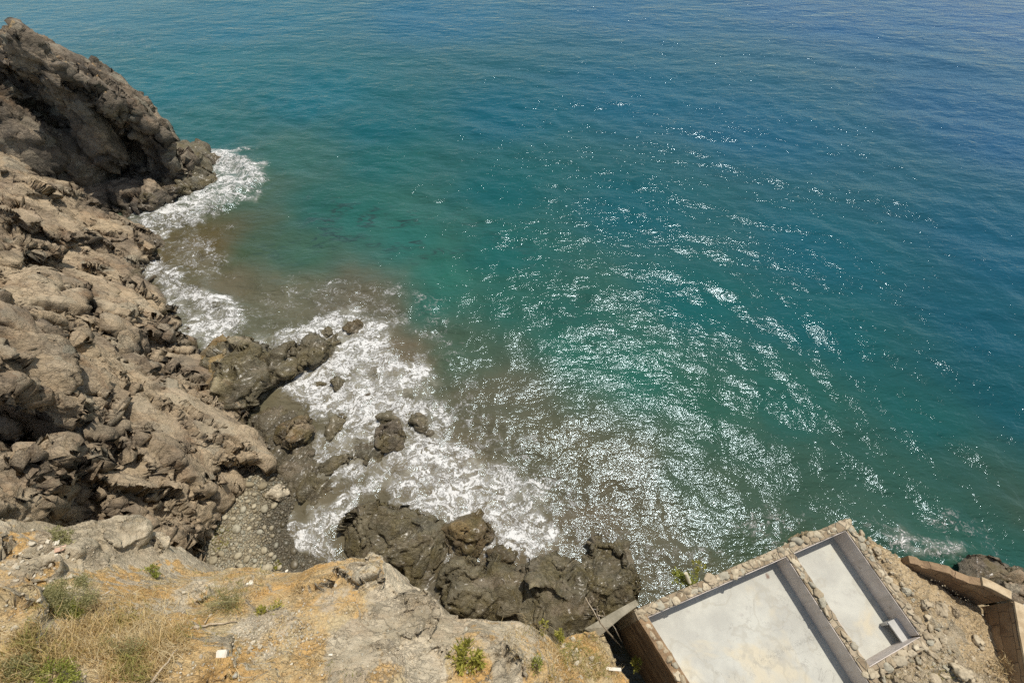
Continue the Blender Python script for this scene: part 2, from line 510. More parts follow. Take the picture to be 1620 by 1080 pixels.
for i in range(60):
    lam = 1.6 * (14 / 1.6) ** rng.random()
    ang = math.atan2(WAVE_DIR[1], WAVE_DIR[0]) + rng.normal() * (.55 if lam < 5 else .3)
    kx, ky = math.cos(ang) * 2 * math.pi / lam, math.sin(ang) * 2 * math.pi / lam
    a = .0042 * lam ** (.72 if lam < 3.5 else .30) * (1 if lam < 3.5 else 1.45)
    ph = kx * SX + ky * SY + rng.random() * 6.28
    fade = np.clip((lam / (sp + 1e-6) - 2.5) / 3, 0, 1)
    H += a * fade * (np.sin(ph) + .25 * np.sin(2 * ph + .6))
near = np.clip((40 - np.hypot(SX + 12, SY - 18)) / 25, 0, 1)
big = fbm(np.stack([SX * .12, SY * .12, SX * 0], 1), 3, 5)
H *= (1 + .35 * big)

# foam zones (outlines on the water surface, strength, softness in metres)
FOAM = [
    ([(268, 222), (320, 232), (390, 238), (432, 285), (400, 312), (352, 335), (312, 362), (270, 358), (212, 350), (226, 325), (280, 305), (335, 285), (300, 250)], .85, 1.2),
    ([(330, 255), (385, 245), (400, 275), (360, 310), (300, 335), (250, 345), (235, 335), (300, 300)], .35, 1.0),
    ([(212, 345), (262, 356), (248, 400), (300, 428), (338, 468), (400, 500), (398, 545), (345, 562), (300, 575), (288, 520), (252, 492), (272, 470), (200, 432), (238, 385)], .95, 1.2),
    ([(205, 350), (262, 352), (240, 400), (205, 430), (232, 390)], .3, .6),
    ([(265, 420), (300, 422), (340, 470), (322, 472), (290, 440)], .55, .6),
    ([(355, 480), (400, 500), (395, 520), (360, 500)], .4, .5),
    ([(205, 320), (290, 300), (300, 350), (250, 380), (205, 440), (280, 480), (300, 560), (370, 560), (440, 530), (400, 560), (280, 590), (230, 480), (190, 430)], .8, 1.0), ([(250, 360), (360, 365), (350, 450), (300, 430)], .58, 1.2),
    ([(330, 560), (400, 535), (470, 512), (500, 492), (560, 482), (622, 508), (642, 560), (695, 590), (705, 640), (742, 700), (800, 740), (852, 770), (885, 830), (850, 875), (835, 905), (800, 880), (700, 830), (640, 800), (585, 795), (540, 830), (530, 868), (480, 872), (458, 828), (520, 790), (560, 760), (500, 745), (478, 705), (520, 690), (500, 670), (430, 620), (440, 600), (520, 560)], .80, 1.0),
    ([(440, 605), (520, 565), (620, 575), (680, 600), (620, 640), (560, 680), (500, 660)], .28, 1.0),
    ([(455, 828), (530, 790), (600, 770), (560, 800), (540, 868), (480, 868)], .3, .5),
    ([(500, 505), (560, 488), (615, 515), (600, 560), (540, 560)], .25, .8),
    ([(640, 700), (700, 690), (760, 760), (880, 830), (830, 890), (760, 840), (690, 790)], .2, 1.0),
    ([(690, 870), (830, 870), (850, 900), (780, 900), (700, 895)], .7, .6), ([(478, 700), (520, 690), (560, 740), (500, 750)], .62, .6), ([(545, 780), (700, 790), (720, 840), (700, 870), (690, 810), (560, 800)], .75, .5),
    ([(640, 470), (700, 480), (760, 620), (900, 740), (1010, 850), (1120, 860), (1060, 920), (1010, 935), (900, 880), (760, 780), (690, 600)], .47, 2.5),
    ([(400, 450), (560, 440), (640, 465), (640, 500), (520, 500), (420, 520), (380, 490)], .50, 1.8),
    ([(1000, 860), (1100, 830), (1250, 810), (1340, 815), (1100, 920), (1010, 960)], .44, 1.2),
    ([(1350, 815), (1440, 825), (1510, 845), (1540, 900), (1460, 895), (1400, 860)], .62, 1.2),
    ([(1400, 845), (1460, 840), (1520, 885), (1470, 890)], .2, .8),
    ([(1480, 830), (1570, 850), (1620, 900), (1540, 905)], .40, 1.5),
    ([(-80, -20), (60, 10), (250, 60), (262, 90), (60, 60), (-80, 60)], .25, 2.0),
]
foam = np.zeros(SX.shape)
bb = (SX > -75) & (SX < 45) & (SY > -8) & (SY < 110)
fx, fy = SX[bb], SY[bb]
P3 = np.stack([fx, fy, fx * 0], 1)
wx = 2.0 * fbm(P3 * .55, 5, 61); wy = 2.0 * fbm(P3 * .55 + 40, 5, 62)
ff = np.zeros(fx.shape)
for poly, s_, soft in FOAM:
    sd = sdist(fx + wx, fy + wy, [xy(*p) for p in poly])
    m = np.clip(.5 - sd / (soft * 2.0), 0, 1); m = m * m * (3 - 2 * m)
    ff = np.maximum(ff, m * s_) if s_ >= .4 else np.minimum(1, ff + m * s_)
foam[bb] = ff
# breaker crests and churned surf stand up from the water
surf = np.zeros(SX.shape)
surf[bb] = ff * np.clip(fbm(P3 * 1.1, 4, 33, True) * .5 + .35, 0, 1) * .38 + ff * .06 * fbm(P3 * 3.1, 3, 34)
for (pts, hgt, wid) in [([(350, 250), (395, 262), (400, 285), (350, 330), (300, 345), (240, 350)], .8, 1.1),
                        ([(270, 425), (310, 450), (330, 468), (380, 500)], .5, .8),
                        ([(390, 545), (440, 540), (490, 530)], .4, .6), ([(800, 740), (835, 780), (850, 820)], .3, .8)]:
    w = [xy(*p) for p in pts]
    dmin = np.full(fx.shape, 1e9)
    for a, b in zip(w[:-1], w[1:]):
        ex, ey = b[0] - a[0], b[1] - a[1]
        t = np.clip(((fx - a[0]) * ex + (fy - a[1]) * ey) / (ex * ex + ey * ey), 0, 1)
        dmin = np.minimum(dmin, np.hypot(fx - a[0] - t * ex, fy - a[1] - t * ey))
    surf[bb] += hgt * np.exp(-(dmin / wid) ** 2) * (.7 + .5 * fbm(P3 * .9, 3, 35))
H += surf
def L(r, g, b):
    f = lambda c: ((c / 255 + .055) / 1.055) ** 2.4 if c > 10 else c / 255 / 12.92
    return (f(r), f(g), f(b))
WC = [  # colour of the water itself, from deep blue offshore to silt by the rocks
    (1600, -60, L(30, 66, 108)), (1600, 20, L(32, 70, 110)), (1300, 10, L(26, 72, 108)), (1000, 10, L(18, 76, 104)), (700, 20, L(18, 82, 106)), (400, 30, L(28, 88, 104)), (100, 10, L(54, 96, 110)),
    (1600, 200, L(20, 70, 100)), (1200, 200, L(13, 74, 94)), (1000, 150, L(13, 76, 94)), (800, 180, L(13, 78, 90)), (500, 150, L(24, 86, 94)), (300, 130, L(34, 90, 96)), (330, 200, L(44, 86, 84)), (600, 200, L(20, 80, 84)),
    (1600, 400, L(10, 70, 88)), (1300, 400, L(12, 74, 84)), (1000, 330, L(13, 74, 80)), (800, 300, L(22, 78, 78)), (600, 260, L(34, 82, 78)), (460, 250, L(58, 86, 76)), (400, 300, L(78, 84, 66)),
    (640, 380, L(46, 90, 80)), (560, 340, L(44, 87, 77)), (500, 330, L(46, 82, 72)), (400, 390, L(74, 78, 56)), (335, 385, L(84, 70, 42)), (480, 400, L(66, 84, 66)), (700, 440, L(44, 90, 76)), (800, 400, L(28, 80, 74)),
    (300, 400, L(92, 80, 58)), (360, 450, L(96, 86, 66)), (450, 460, L(92, 86, 66)), (560, 468, L(90, 80, 62)), (610, 495, L(90, 80, 62)), (680, 480, L(40, 88, 76)),
    (800, 480, L(42, 80, 68)), (900, 500, L(38, 76, 66)), (720, 560, L(70, 78, 60)), (770, 640, L(84, 78, 60)), (830, 630, L(80, 77, 60)), (900, 560, L(44, 84, 70)), (1000, 590, L(40, 84, 70)),
    (1100, 480, L(18, 76, 74)), (1300, 520, L(16, 74, 76)), (1550, 520, L(10, 68, 80)), (1100, 640, L(44, 76, 60)), (1250, 640, L(36, 76, 66)), (1450, 660, L(26, 74, 70)), (1600, 640, L(16, 68, 74)),
    (900, 700, L(82, 76, 56)), (1000, 760, L(82, 76, 58)), (950, 820, L(88, 76, 58)), (1100, 760, L(72, 74, 56)), (1250, 760, L(60, 72, 57)), (1400, 760, L(48, 72, 60)), (1550, 760, L(44, 70, 60)), (1600, 800, L(66, 70, 54)), (1600, 870, L(40, 74, 64)),
    (1050, 860, L(88, 80, 62)), (1200, 830, L(72, 75, 58)), (1400, 830, L(64, 76, 62)), (1500, 870, L(50, 76, 62)), (600, 600, L(108, 96, 76)), (500, 560, L(108, 96, 74)), (600, 700, L(104, 92, 72)), (700, 760, L(104, 90, 70)), (800, 860, L(104, 90, 70)), (640, 560, L(98, 82, 62)), (500, 800, L(100, 88, 68)),
]
def silt(c):
    return (c[0] * .91, c[1] * 1.0, c[2] * 1.03) if c[0] > c[1] * .95 else (c[0] * .6, c[1] * .97, c[2] * 1.0)
wctrl = [(*xy(a, b), silt(c)) for a, b, c in WC]
wpx = 1.6 * fbm(np.stack([SX * .25, SY * .25, SX * 0], 1), 4, 71); wpy = 1.6 * fbm(np.stack([SX * .25 + 9, SY * .25, SX * 0 + 5], 1), 4, 72)
wc = idw(wctrl, SX + wpx, SY + wpy, 3.6, 4.0)
nxs, nys = len(gx), len(gy)
I = np.arange(nxs * nys).reshape(nys, nxs)
sea_me = np_mesh('sea', np.stack([SX, SY, H], 1), np.stack([I[:-1, :-1], I[:-1, 1:], I[1:, 1:], I[1:, :-1]], -1).reshape(-1, 4))
smooth(sea_me)
attr(sea_me, 'foam', foam)
attr(sea_me, 'water_colour', np.concatenate([wc, np.ones((len(wc), 1))], 1), 'FLOAT_COLOR')
# weed-covered ledges showing through the shallow green water
weed = np.zeros(SX.shape)
for poly, s_ in [([(500, 310), (640, 330), (740, 400), (700, 420), (590, 400), (500, 390), (480, 340)], 1.0), ([(820, 380), (900, 420), (860, 440), (800, 400)], .6), ([(880, 500), (1000, 480), (1060, 510), (960, 530)], .6), ([(400, 370), (470, 380), (460, 430), (390, 420)], .5), ([(700, 340), (800, 340), (800, 400), (740, 380)], .5)]:
    sd = sdist(fx + wx, fy + wy, [xy(*p) for p in poly]); m = np.clip(.5 - sd / 3.0, 0, 1)
    weed[bb] = np.maximum(weed[bb], m * s_)
attr(sea_me, 'weed', weed)

def sea_material():
    s = NT('sea_water'); P = s.pos()
    base = s.at('water_colour', 'Color')
    cl = s.noise(s.map(P, rot=(0, 0, .37), sc=(.5, 1.3, 1)), .35, 5, .6, .5)
    base = s.mix(1.0, base, s.n('ShaderNodeCombineColor', {0: s.ramp(cl, .3, .7, .92, 1.08), 1: s.ramp(cl, .3, .7, .96, 1.04), 2: s.ramp(cl, .3, .7, .97, 1.03)}), 'MULTIPLY')
    wd = s.noise(s.map(P, rot=(0, 0, .5), sc=(.35, 1.5, 1)), .75, 4, .55, 1.0)
    wd = s.ramp(s.math('ABSOLUTE', s.math('SUBTRACT', wd, .48)), .012, .075, 1, 0)
    wd2 = s.ramp(s.noise(P, .45, 3, .5), .45, .6)
    base = s.mix(s.math('MULTIPLY', s.math('MULTIPLY', wd, wd2), s.math('MULTIPLY', s.at('weed'), .85)), base, (.02, .045, .04))
    # ripples: crests run along one direction, three sizes
    R = s.map(P, rot=(0, 0, .37), sc=(.42, 1, 1))
    warp = s.noise(P, .6, 2, col=True)
    Rw = s.n('ShaderNodeVectorMath', {0: R, 1: s.n('ShaderNodeVectorMath', {0: warp, 1: (.5, .5, .5)}, operation='MULTIPLY').outputs[0]}, operation='ADD').outputs[0]
    h1 = s.noise(Rw, 1.15, 2, .5)
    h2 = s.noise(s.map(Rw, rot=(0, 0, .3), sc=(1.3, 1, 1)), 3.3, 3, .55)
    h3 = s.noise(s.map(P, rot=(0, 0, .6), sc=(.8, 1, 1)), 8.5, 3, .6)
    gust = s.ramp(s.noise(P, .13, 3, .5), .3, .7, .85, 1.12)
    h0 = s.noise(s.map(Rw, rot=(0, 0, -.12)), .42, 2, .5)
    hs = s.math('ADD', s.math('MULTIPLY', h1, .135), s.math('ADD', s.math('MULTIPLY', h2, .078), s.math('MULTIPLY', h3, .019)))
    hs = s.math('ADD', hs, s.math('MULTIPLY', h0, .26))
    hs = s.math('MULTIPLY', hs, gust)
    nrm = s.bump(hs, 1.0)
    # lace of foam
    fm = s.at('foam')
    w3 = s.noise(P, .55, 4, .6, col=True)
    wv = s.n('ShaderNodeVectorMath', {0: w3, 1: (2.6, 2.6, 0)}, operation='MULTIPLY').outputs[0]
    FP = s.n('ShaderNodeVectorMath', {0: P, 1: wv}, operation='ADD').outputs[0]
    FP = s.n('ShaderNodeVectorMath', {0: FP, 1: (1, 1, 0)}, operation='MULTIPLY').outputs[0]
    FP2 = s.n('ShaderNodeVectorMath', {0: FP, 1: s.n('ShaderNodeVectorMath', {0: s.noise(P, 2.3, 4, .65, col=True), 1: (.6, .6, 0)}, operation='MULTIPLY').outputs[0]}, operation='ADD').outputs[0]
    def ridge(v, sc, det, dist, w):
        n = s.noise(v, sc, det, .55, dist)
        return s.math('SUBTRACT', 1.0, s.math('MULTIPLY', s.math('ABSOLUTE', s.math('SUBTRACT', n, .5)), w), clamp=True)
    r1 = ridge(s.map(FP, rot=(0, 0, -.6), sc=(.55, 1.2, 1)), .9, 4, .8, 8.5)
    r2 = ridge(FP2, 2.6, 4, .5, 9.0)
    r3 = ridge(FP2, 6.5, 3, .3, 7.5)
    tur = s.noise(FP, 1.0, 9, .66)
    pat = s.math('ADD', s.math('ADD', s.math('MULTIPLY', r1, .28), s.math('MULTIPLY', r2, .27)), s.math('ADD', s.math('MULTIPLY', r3, .15), s.math('MULTIPLY', tur, .30)))
    fmod = s.math('ADD', fm, s.math('MULTIPLY', s.math('SUBTRACT', s.noise(s.map(P, rot=(0, 0, -.6), sc=(.6, 1.2, 1)), .42, 3, .55, .8), .5), 1.15))
    thr = s.math('SUBTRACT', .83, s.math('MULTIPLY', fmod, .46))
    fa = s.ramp(s.math('SUBTRACT', pat, thr), -.05, .23)
    fa = s.math('MULTIPLY', fa, s.ramp(fm, .03, .25))
    milky = s.math('MULTIPLY', s.ramp(fm, .35, 1.0, 0, .55), s.ramp(tur, .3, .7))
    base = s.mix(milky, base, (.40, .39, .33))
    flat = s.n('ShaderNodeCombineXYZ', {0: 0.0, 1: 0.0, 2: 1.0})
    half = s.bump(hs, 1.6)
    body = s.n('ShaderNodeBsdfDiffuse', {'Color': base, 'Normal': half})
    gl = s.n('ShaderNodeBsdfGlossy', {'Color': (.72, .88, 1), 'Roughness': .118, 'Normal': nrm})
    fr = s.n('ShaderNodeFresnel', {'IOR': 1.33, 'Normal': nrm})
    water = s.n('ShaderNodeMixShader', {0: fr, 1: body, 2: gl})
    fh = s.math('ADD', s.math('MULTIPLY', fa, .10), s.math('MULTIPLY', s.noise(P, 5, 6, .7), .10))
    fo = s.n('ShaderNodeBsdfPrincipled', {'Base Color': (.66, .66, .64), 'Roughness': .6, 'Normal': s.bump(fh, 1.0), 'Specular IOR Level': .3})
    mixf = s.n('ShaderNodeMixShader', {0: fa, 1: water, 2: fo})
    s.t.links.new(mixf.outputs[0], s.out.inputs['Surface'])
    return s.m
sea = link('sea', sea_me, sea_material())
tag(sea, kind='structure')

# ------------------------------------------------------------------ CLIFFS AND GROUND
M_HEAD = rock_material('headland_rock', (.088, .072, .053), (.215, .172, .122), wet_z=.9, fine=.7, vein=.12, warm=.4)
M_CLIFF = rock_material('cliff_rock', (.205, .158, .107), (.45, .35, .225), wet_z=.7, fine=.9, vein=.15, warm=.55)
M_SLOPE = rock_material('slope_rock', (.42, .35, .238), (.63, .54, .39), fine=1.2, vein=.3, warm=.3, dirt=((.66, .41, .15), (.62, .50, .29)))
M_SHELF = rock_material('wet_shelf_rock', (.19, .155, .095), (.29, .24, .15), wet_z=1.6, fine=1.2, warm=.4)

# headland at the top left
hl_rim = [(-120, 50, 14.8), (0, 80, 13.7), (90, 98, 13.2), (140, 120, 12.0), (188, 144, 10.3), (212, 170, 8.4), (226, 198, 6.4), (238, 228, 4.2)]
hl_poly = [xy(*p) for p in hl_rim] + [(-42.5, 54), (-48, 59), (-60, 66), (-95, 66), (-95, 44)]
hl_ctrl = [(*xy(*r), r[2]) for r in hl_rim] + [(-42.5, 54, 4.5), (-48, 59, 6), (-60, 66, 8), (-95, 66, 11), (-95, 44, 15), (-44, 52, 8.6), (-50, 52, 9.4), (-60, 52, 10.0), (-48, 48.5, 11.4)]
g1 = block_geo(hl_poly, rbf(hl_ctrl), 8.0, (.03, .36), .2, -2, 17)
g2 = mass_geo([(60, 345, 1), (215, 328, .6), (262, 305, .6), (300, 285, .9), (285, 255, 1.2), (150, 290, 1), (60, 300, 1)], [(200, 310, 1.2)], 1.6)
blobs = [ell_geo(at(95, 150, 10), (1.5, 1.3, 5.0), .4), ell_geo(at(150, 200, 7), (1.6, 1.4, 4.5), .3), ell_geo(at(190, 190, 6.5), (1.3, 1.3, 4.0), .3), ell_geo(at(120, 260, 3.5), (2.0, 1.4, 2.6), .2), ell_geo(at(60, 250, 5), (2.4, 1.6, 4.5), .4), ell_geo(at(238, 245, 2.4), (2.0, 1.5, 3.0), .2), ell_geo(at(10, 210, 7.5), (2.2, 2.0, 6), .5)]
me = fuse('headland', [g1, g2] + blobs, .17, smooth_it=3)
lay_h = [((9, 3.2, 3.6), .8, .9, .6), ((3.6, 1.5, 1.7), .12, .2, .40), ((1.2, .55, .6), .06, .18, .16)]
def vertical_flutes(V, N):
    return 1.0
finish_rock('headland', me, M_HEAD, lay_h, 11, .65, 2.6, base=STEEP, facets=[((14, 3.0, 3.0), .8, .12), ((6, 1.2, 1.2), .3, .045), ((1.2, .8, .7), .22, .04)], dirt=lambda V, N: np.clip((N[:, 2] - .72) * 3, 0, 1) * np.clip((V[:, 2] - 6) / 4, 0, 1) * .75)
tag(TERRAIN[-1], kind='structure')

# stepped cliff on the left, one block for each buttress
SH = (.0, .30)
cl = []
cl.append(mass_geo([(-140, 300, 8), (0, 318, 6), (60, 330, 4.5), (110, 345, 3), (165, 335, 2.2), (205, 345, 1.6), (238, 368, 1.4), (236, 398, 1.2), (205, 425, 1.2), (150, 440, 1.5), (60, 460, 4), (-140, 460, 9)], [(150, 385, 2.6), (195, 375, 2.2), (60, 380, 4.6), (0, 350, 6.5), (100, 410, 3)], 2.2, (0, .1)))
cl.append(mass_geo([(-10, 390, 8), (110, 420, 3.0), (170, 425, 2.0), (215, 440, 1.6), (268, 472, 1.2), (262, 492, 1.0), (200, 500, 2), (60, 470, 5)], [(180, 450, 2.4), (230, 465, 1.8)], 2.2, (0, .1)))
cl.append(mass_geo([(-140, 350, 12), (0, 385, 10), (60, 425, 8), (90, 450, 6.6), (150, 460, 5.6), (205, 474, 4.6), (248, 497, 3.4), (262, 540, 2.6), (215, 548, 3.6), (150, 540, 5.6), (80, 520, 8), (0, 500, 10.5), (-140, 480, 13)], [(60, 470, 8.2), (150, 495, 5.8), (210, 505, 4.2)], 6.0, (-.1, .75)))
cl.append(mass_geo([(180, 545, 4.2), (240, 555, 3.2), (285, 560, 2.4), (325, 580, 1.8), (345, 605, 1.4), (338, 628, 1.3), (300, 612, 2), (240, 592, 3.4), (190, 570, 4.2)], [(280, 580, 2.5)], 2.6, (0, .2)))
cl.append(mass_geo([(-140, 450, 15), (0, 488, 12.6), (50, 497, 11.8), (105, 530, 10), (160, 588, 8.2), (190, 625, 7), (185, 648, 6.8), (150, 665, 7.6), (90, 640, 9.8), (0, 612, 12.4), (-140, 580, 15)], [(60, 560, 11.2), (120, 600, 9.2), (0, 550, 13)], 5.0, (.15, .5)))
cl.append(mass_geo([(100, 640, 7.5), (190, 592, 6.2), (240, 598, 5.4), (300, 620, 4.2), (350, 645, 3.2), (395, 668, 2.4), (418, 705, 1.9), (408, 735, 1.9), (350, 742, 3.2), (300, 735, 4.3), (230, 725, 5.8), (120, 700, 8)], [(270, 660, 5.6), (340, 690, 3.9), (190, 660, 6.9), (390, 700, 2.8)], 5.5, (-.30, .62)))
cl.append(mass_geo([(105, 712, 8.3), (180, 708, 7.2), (235, 705, 6.3), (290, 735, 4.9), (330, 755, 3.9), (335, 790, 3.3), (318, 830, 3.4), (295, 862, 3.9), (230, 848, 5.4), (160, 815, 7), (115, 770, 8.2)], [(250, 760, 5.8), (180, 760, 7.4), (290, 810, 4.5)], 6, (-.34, .5)))
cl.append(mass_geo([(-140, 680, 14), (0, 692, 12.5), (65, 692, 11.2), (102, 715, 9.6), (98, 785, 9.4), (45, 795, 10.8), (0, 800, 12), (-140, 800, 14)], [(60, 740, 11)], 6.0, (-.35, .2)))
# backing ground that carries the buttresses
cl.append(mass_geo([(-260, 330, 10), (0, 400, 6), (150, 450, 3.4), (260, 520, 1.2), (340, 610, .8), (405, 690, .6), (400, 745, .7), (330, 800, .8), (300, 880, 1.0), (300, 1000, 6), (-260, 1000, 13)], [(0, 640, 8.3), (100, 680, 4.8), (200, 640, 3.0), (100, 580, 5.4), (200, 560, 1.8), (0, 470, 7.5), (110, 790, 3.6), (230, 800, 1.4), (0, 800, 8.5), (280, 700, 1.0), (180, 720, 2.5)], 1.5, (0, 0), .25))
cl.append(ell_geo(at(-15, 330, 4), (5.0, 3.2, 3.2), .2)); cl.append(ell_geo(at(-60, 300, 5), (6.0, 4, 4), .2))
for (px, py, z, r, rt) in [(35, 310, 6, (2.0, 1.6, 1.6), .3), (75, 335, 4.6, (1.7, 1.3, 1.5), .1), (20, 345, 6.4, (1.9, 1.3, 1.3), .7), (95, 375, 3.8, (1.3, 1.1, 1.1), .2), (115, 320, 3.4, (1.6, 1.2, 1.4), .5), (50, 410, 6, (2.0, 1.5, 1.4), .2), (20, 440, 8.6, (1.8, 1.2, 1.2), .4), (140, 355, 2.4, (1.2, .9, 1.0), 0)]:
    cl.append(ell_geo(at(px, py, z), r, rt))
me = fuse('cliff', cl, .09, smooth_it=4)
lay_c = [((9.0, 3.0, 3.2), .36, .5, .75), ((3.2, 1.0, 1.1), .06, .10, .26), ((1.1, .34, .4), .015, .04, .11)]
finish_rock('cliff', me, M_CLIFF, lay_c, 23, .12, 1.6, facets=[((10.0, 3.2, 3.2), .65, .05), ((4.5, 1.2, 1.2), .33, .04), ((.8, .5, .45), .25, .04)], spots=[(212, 535, 80, 40, 15, 1.5), (240, 566, 60, 22, 20, 1.3), (120, 512, 130, 20, 25, 1.3), (82, 425, 70, 38, 25, 1.4), (112, 785, 34, 60, 90, 1.8), (190, 672, 110, 20, 8, 1.4),
    (260, 702, 120, 16, 5, 1.3), (245, 800, 80, 16, 20, 1.3), (150, 352, 60, 18, 15, 1.3), 
    (175, 440, 90, 14, 22, 1.3), (312, 780, 70, 10, 105, 1.3), (296, 800, 80, 10, 108, 1.2), (110, 380, 60, 16, 30, 1.3), 
    (300, 600, 30, 7, 60, 1.2), (318, 605, 30, 7, 60, 1.2), (60, 465, 60, 10, 10, 1.2)])
tag(TERRAIN[-1], kind='structure')

# wet rock shelf at the foot of the cliff
me = fuse('rock_shelf', [mass_geo([(395, 655, .7), (440, 640, .5), (490, 655, .35), (505, 690, .3), (500, 740, .35), (530, 770, .35), (520, 800, .3), (470, 815, .35), (440, 770, .6), (415, 745, .7)], [(460, 730, .6), (480, 790, .5)], 1.2, (0, 0), .25),
     mass_geo([(560, 690, .22), (640, 690, .25), (640, 715, .2), (570, 745, .2), (530, 720, .2)], [(590, 712, .38)], 1.0, (0, 0), .25),
     mass_geo([(640, 900, .5), (700, 885, .1), (780, 900, .1), (830, 900, .1), (900, 890, .1), (990, 905, .1), (1002, 950, .2), (960, 1010, .6), (860, 1050, 1.0), (640, 990, 1.0)], [(800, 940, .5), (900, 980, .7), (720, 930, .6)], 1.2, (0, 0), .3)], .09)
finish_rock('rock_shelf', me, M_SHELF, [((.9, 2.0, .7), .12, .14, .14), ((.35, .8, .3), .06, .06, .06)], 31, .10, .9, facets=[((1.4, .7, .7), .7, .10), ((.5, .25, .25), .5, .09)])
tag(TERRAIN[-1], kind='structure')

# dirt and rock slope at the bottom
sl_rim = [(-160, 800, 15.5), (0, 805, 13.6), (50, 812, 12.6), (100, 828, 11.6), (150, 812, 11.2), (190, 820, 10.7), (228, 842, 10), (280, 877, 9.2), (312, 901, 8.7), (345, 895, 8.7), (390, 893, 8.9), (440, 897, 9.2), (470, 902, 9.3), (490, 891, 9.6), (530, 881, 9.9), (560, 875, 10.1), (590, 875, 10.2), (620, 889, 10), (642, 921, 9.5), (672, 927, 9.3), (697, 949, 9), (702, 971, 8.7), (745, 971, 8.6), (790, 977, 8.2), (835, 983, 7.8), (862, 994, 7.3), (878, 1012, 6.9), (905, 1000, 6), (955, 990, 4.6), (962, 1010, 4.6), (985, 1060, 5.2), (1010, 1095, 5.8)]
sl_poly = [xy(*p) for p in sl_rim] + [(5.5, -4), (5, -9), (-30, -9)]
sl_ctrl = [(*xy(*r), r[2]) for r in sl_rim] + [(*xy(*r), r[2]) for r in [(0, 1000, 15.6), (0, 1085, 16.6), (150, 930, 12.6), (150, 1080, 15.4), (300, 1080, 14.4), (300, 960, 11.2), (450, 1000, 11.7), (450, 1085, 13.4), (600, 1000, 11.0), (600, 1085, 12.6), (720, 1040, 10.4), (800, 1085, 10.9), (840, 1040, 9.0), (900, 1080, 8.0), (760, 1000, 9.6), (920, 1030, 6.6)]] + [(5.5, -4, 7), (5, -9, 10), (-30, -9, 21), (-10, -9, 17)]
g = [block_geo(sl_poly, rbf(sl_ctrl), 9.0, (0, -.16), .11, -2, 17)]
for (px, py, z, r, rt) in [(40, 870, 12.9, (.9, .7, .6), .4), (130, 845, 11.2, (.7, .6, .5), .2), (195, 845, 10.5, (1.1, .8, .7), 0), (235, 865, 9.6, (.9, .6, .5), .3), (60, 905, 13.2, (.8, .6, .5), .6), (125, 885, 11.9, (.5, .8, .7), .2), (300, 945, 10.9, (.75, .6, .55), .5), (15, 985, 15.2, (.8, 1.1, .6), .2), (20, 1040, 15.9, (.6, .9, .5), .1), (790, 1050, 10.4, (.9, .6, .5), .4), (690, 1060, 11.2, (.9, .7, .35), .9), (845, 1070, 9.6, (.7, .5, .5), .9), (640, 980, 10.6, (1.4, 1.0, .4), .3), (560, 920, 10.6, (1.3, .8, .4), .2), (420, 1020, 12.0, (1.5, .8, .5), .3), (600, 1060, 12.1, (.9, .9, .35), .3)]:
    g.append(ell_geo(at(px, py, z - .15), r, rt))
me = fuse('slope', g, .07, smooth_it=5)
DIRT = [(x, y, v) for x, y, v in [(0, 860, .6), (60, 840, .25), (200, 850, 0), (150, 830, .1), (80, 880, .6), (130, 910, .3), (40, 930, .6), (230, 920, .95), (200, 970, .9), (100, 1000, .9), (20, 1000, .2), (60, 1060, .7), (280, 890, .7), (340, 910, .5), (400, 1300, .2), (300, 940, .3), (350, 980, .7), (320, 1000, .9), (300, 1050, .85), (420, 1000, .15), (400, 1060, .9), (500, 1070, .95), (470, 1030, .5), (520, 990, .65), (520, 960, .35), (490, 930, .5), (470, 910, .6), (560, 1300, .1), (560, 1020, .15), (580, 1070, .3), (650, 950, .05), (650, 1030, .1), (620, 1085, .55), (700, 1000, .1), (690, 1070, .2), (745, 1060, .7), (740, 1085, .9), (800, 1050, .1), (800, 1000, .35), (840, 990, .2), (860, 1030, .55), (900, 1040, .75), (930, 1030, .8), (950, 1000, .6), (900, 1080, .8), (970, 1060, .85)]]
dctrl = [(*xy(x, y, 11.0 if x < 700 else 8.5), (v,)) for x, y, v in DIRT]
lay_s = [((2.6, 1.5, 1.4), .10, .30, .07), ((.9, .5, .5), .04, .12, .05), ((.3, .18, .17), .012, .035, .02)]
finish_rock('slope', me, M_SLOPE, lay_s, 47, .09, .8, base=GENTLE, calm_rim=True, facets=[((3.4, 1.9, 1.9), .75, .05), ((1.3, .6, .6), .45, .045), ((.4, .2, .2), .4, .06)], dirt=lambda V, N: idw(dctrl, V[:, 0], V[:, 1], 3, .1)[:, 0] * np.clip((N[:, 2] - .2) * 3, 0, 1))
tag(TERRAIN[-1], kind='structure')

# cobble beach in the cove
def cobble_material():
    s = NT('cobble_bed'); P = s.pos()
    c = s.vor(P, 5.5, 'F1', 'Color'); d = s.vor(P, 5.5, 'DISTANCE_TO_EDGE')
    v = s.n('ShaderNodeSeparateColor', {0: c})
    col = s.mix(v.outputs[0], (.20, .16, .10), (.38, .34, .24))
    col = s.mix(s.ramp(v.outputs[1], .75, 1, 0, .6), col, (.30, .33, .27))
    col = s.mix(s.ramp(d, 0, .05, .8, 0), col, (.05, .04, .025))
    col = s.mix(s.math('MULTIPLY', s.at('wet'), .62), col, (.03, .024, .014))
    return s.surf(col, .65, s.bump(s.ramp(d, 0, .3), .12))
me = fuse('beach', [mass_geo([(250, 900, 1.6), (300, 800, 1.3), (350, 745, 1.0), (410, 735, .8), (445, 750, .6), (470, 790, .42), (462, 830, .30), (485, 872, .28), (540, 870, .15), (560, 930, .2), (450, 960, 1.0), (300, 960, 1.6)], [(380, 820, .85), (430, 850, .6)], 1.0, (0, 0), .25)], .1)
V = get_v(me); V[:, 2] += .10 * fbm(V * 1.3, 3, 81); set_v(me, V); smooth(me)
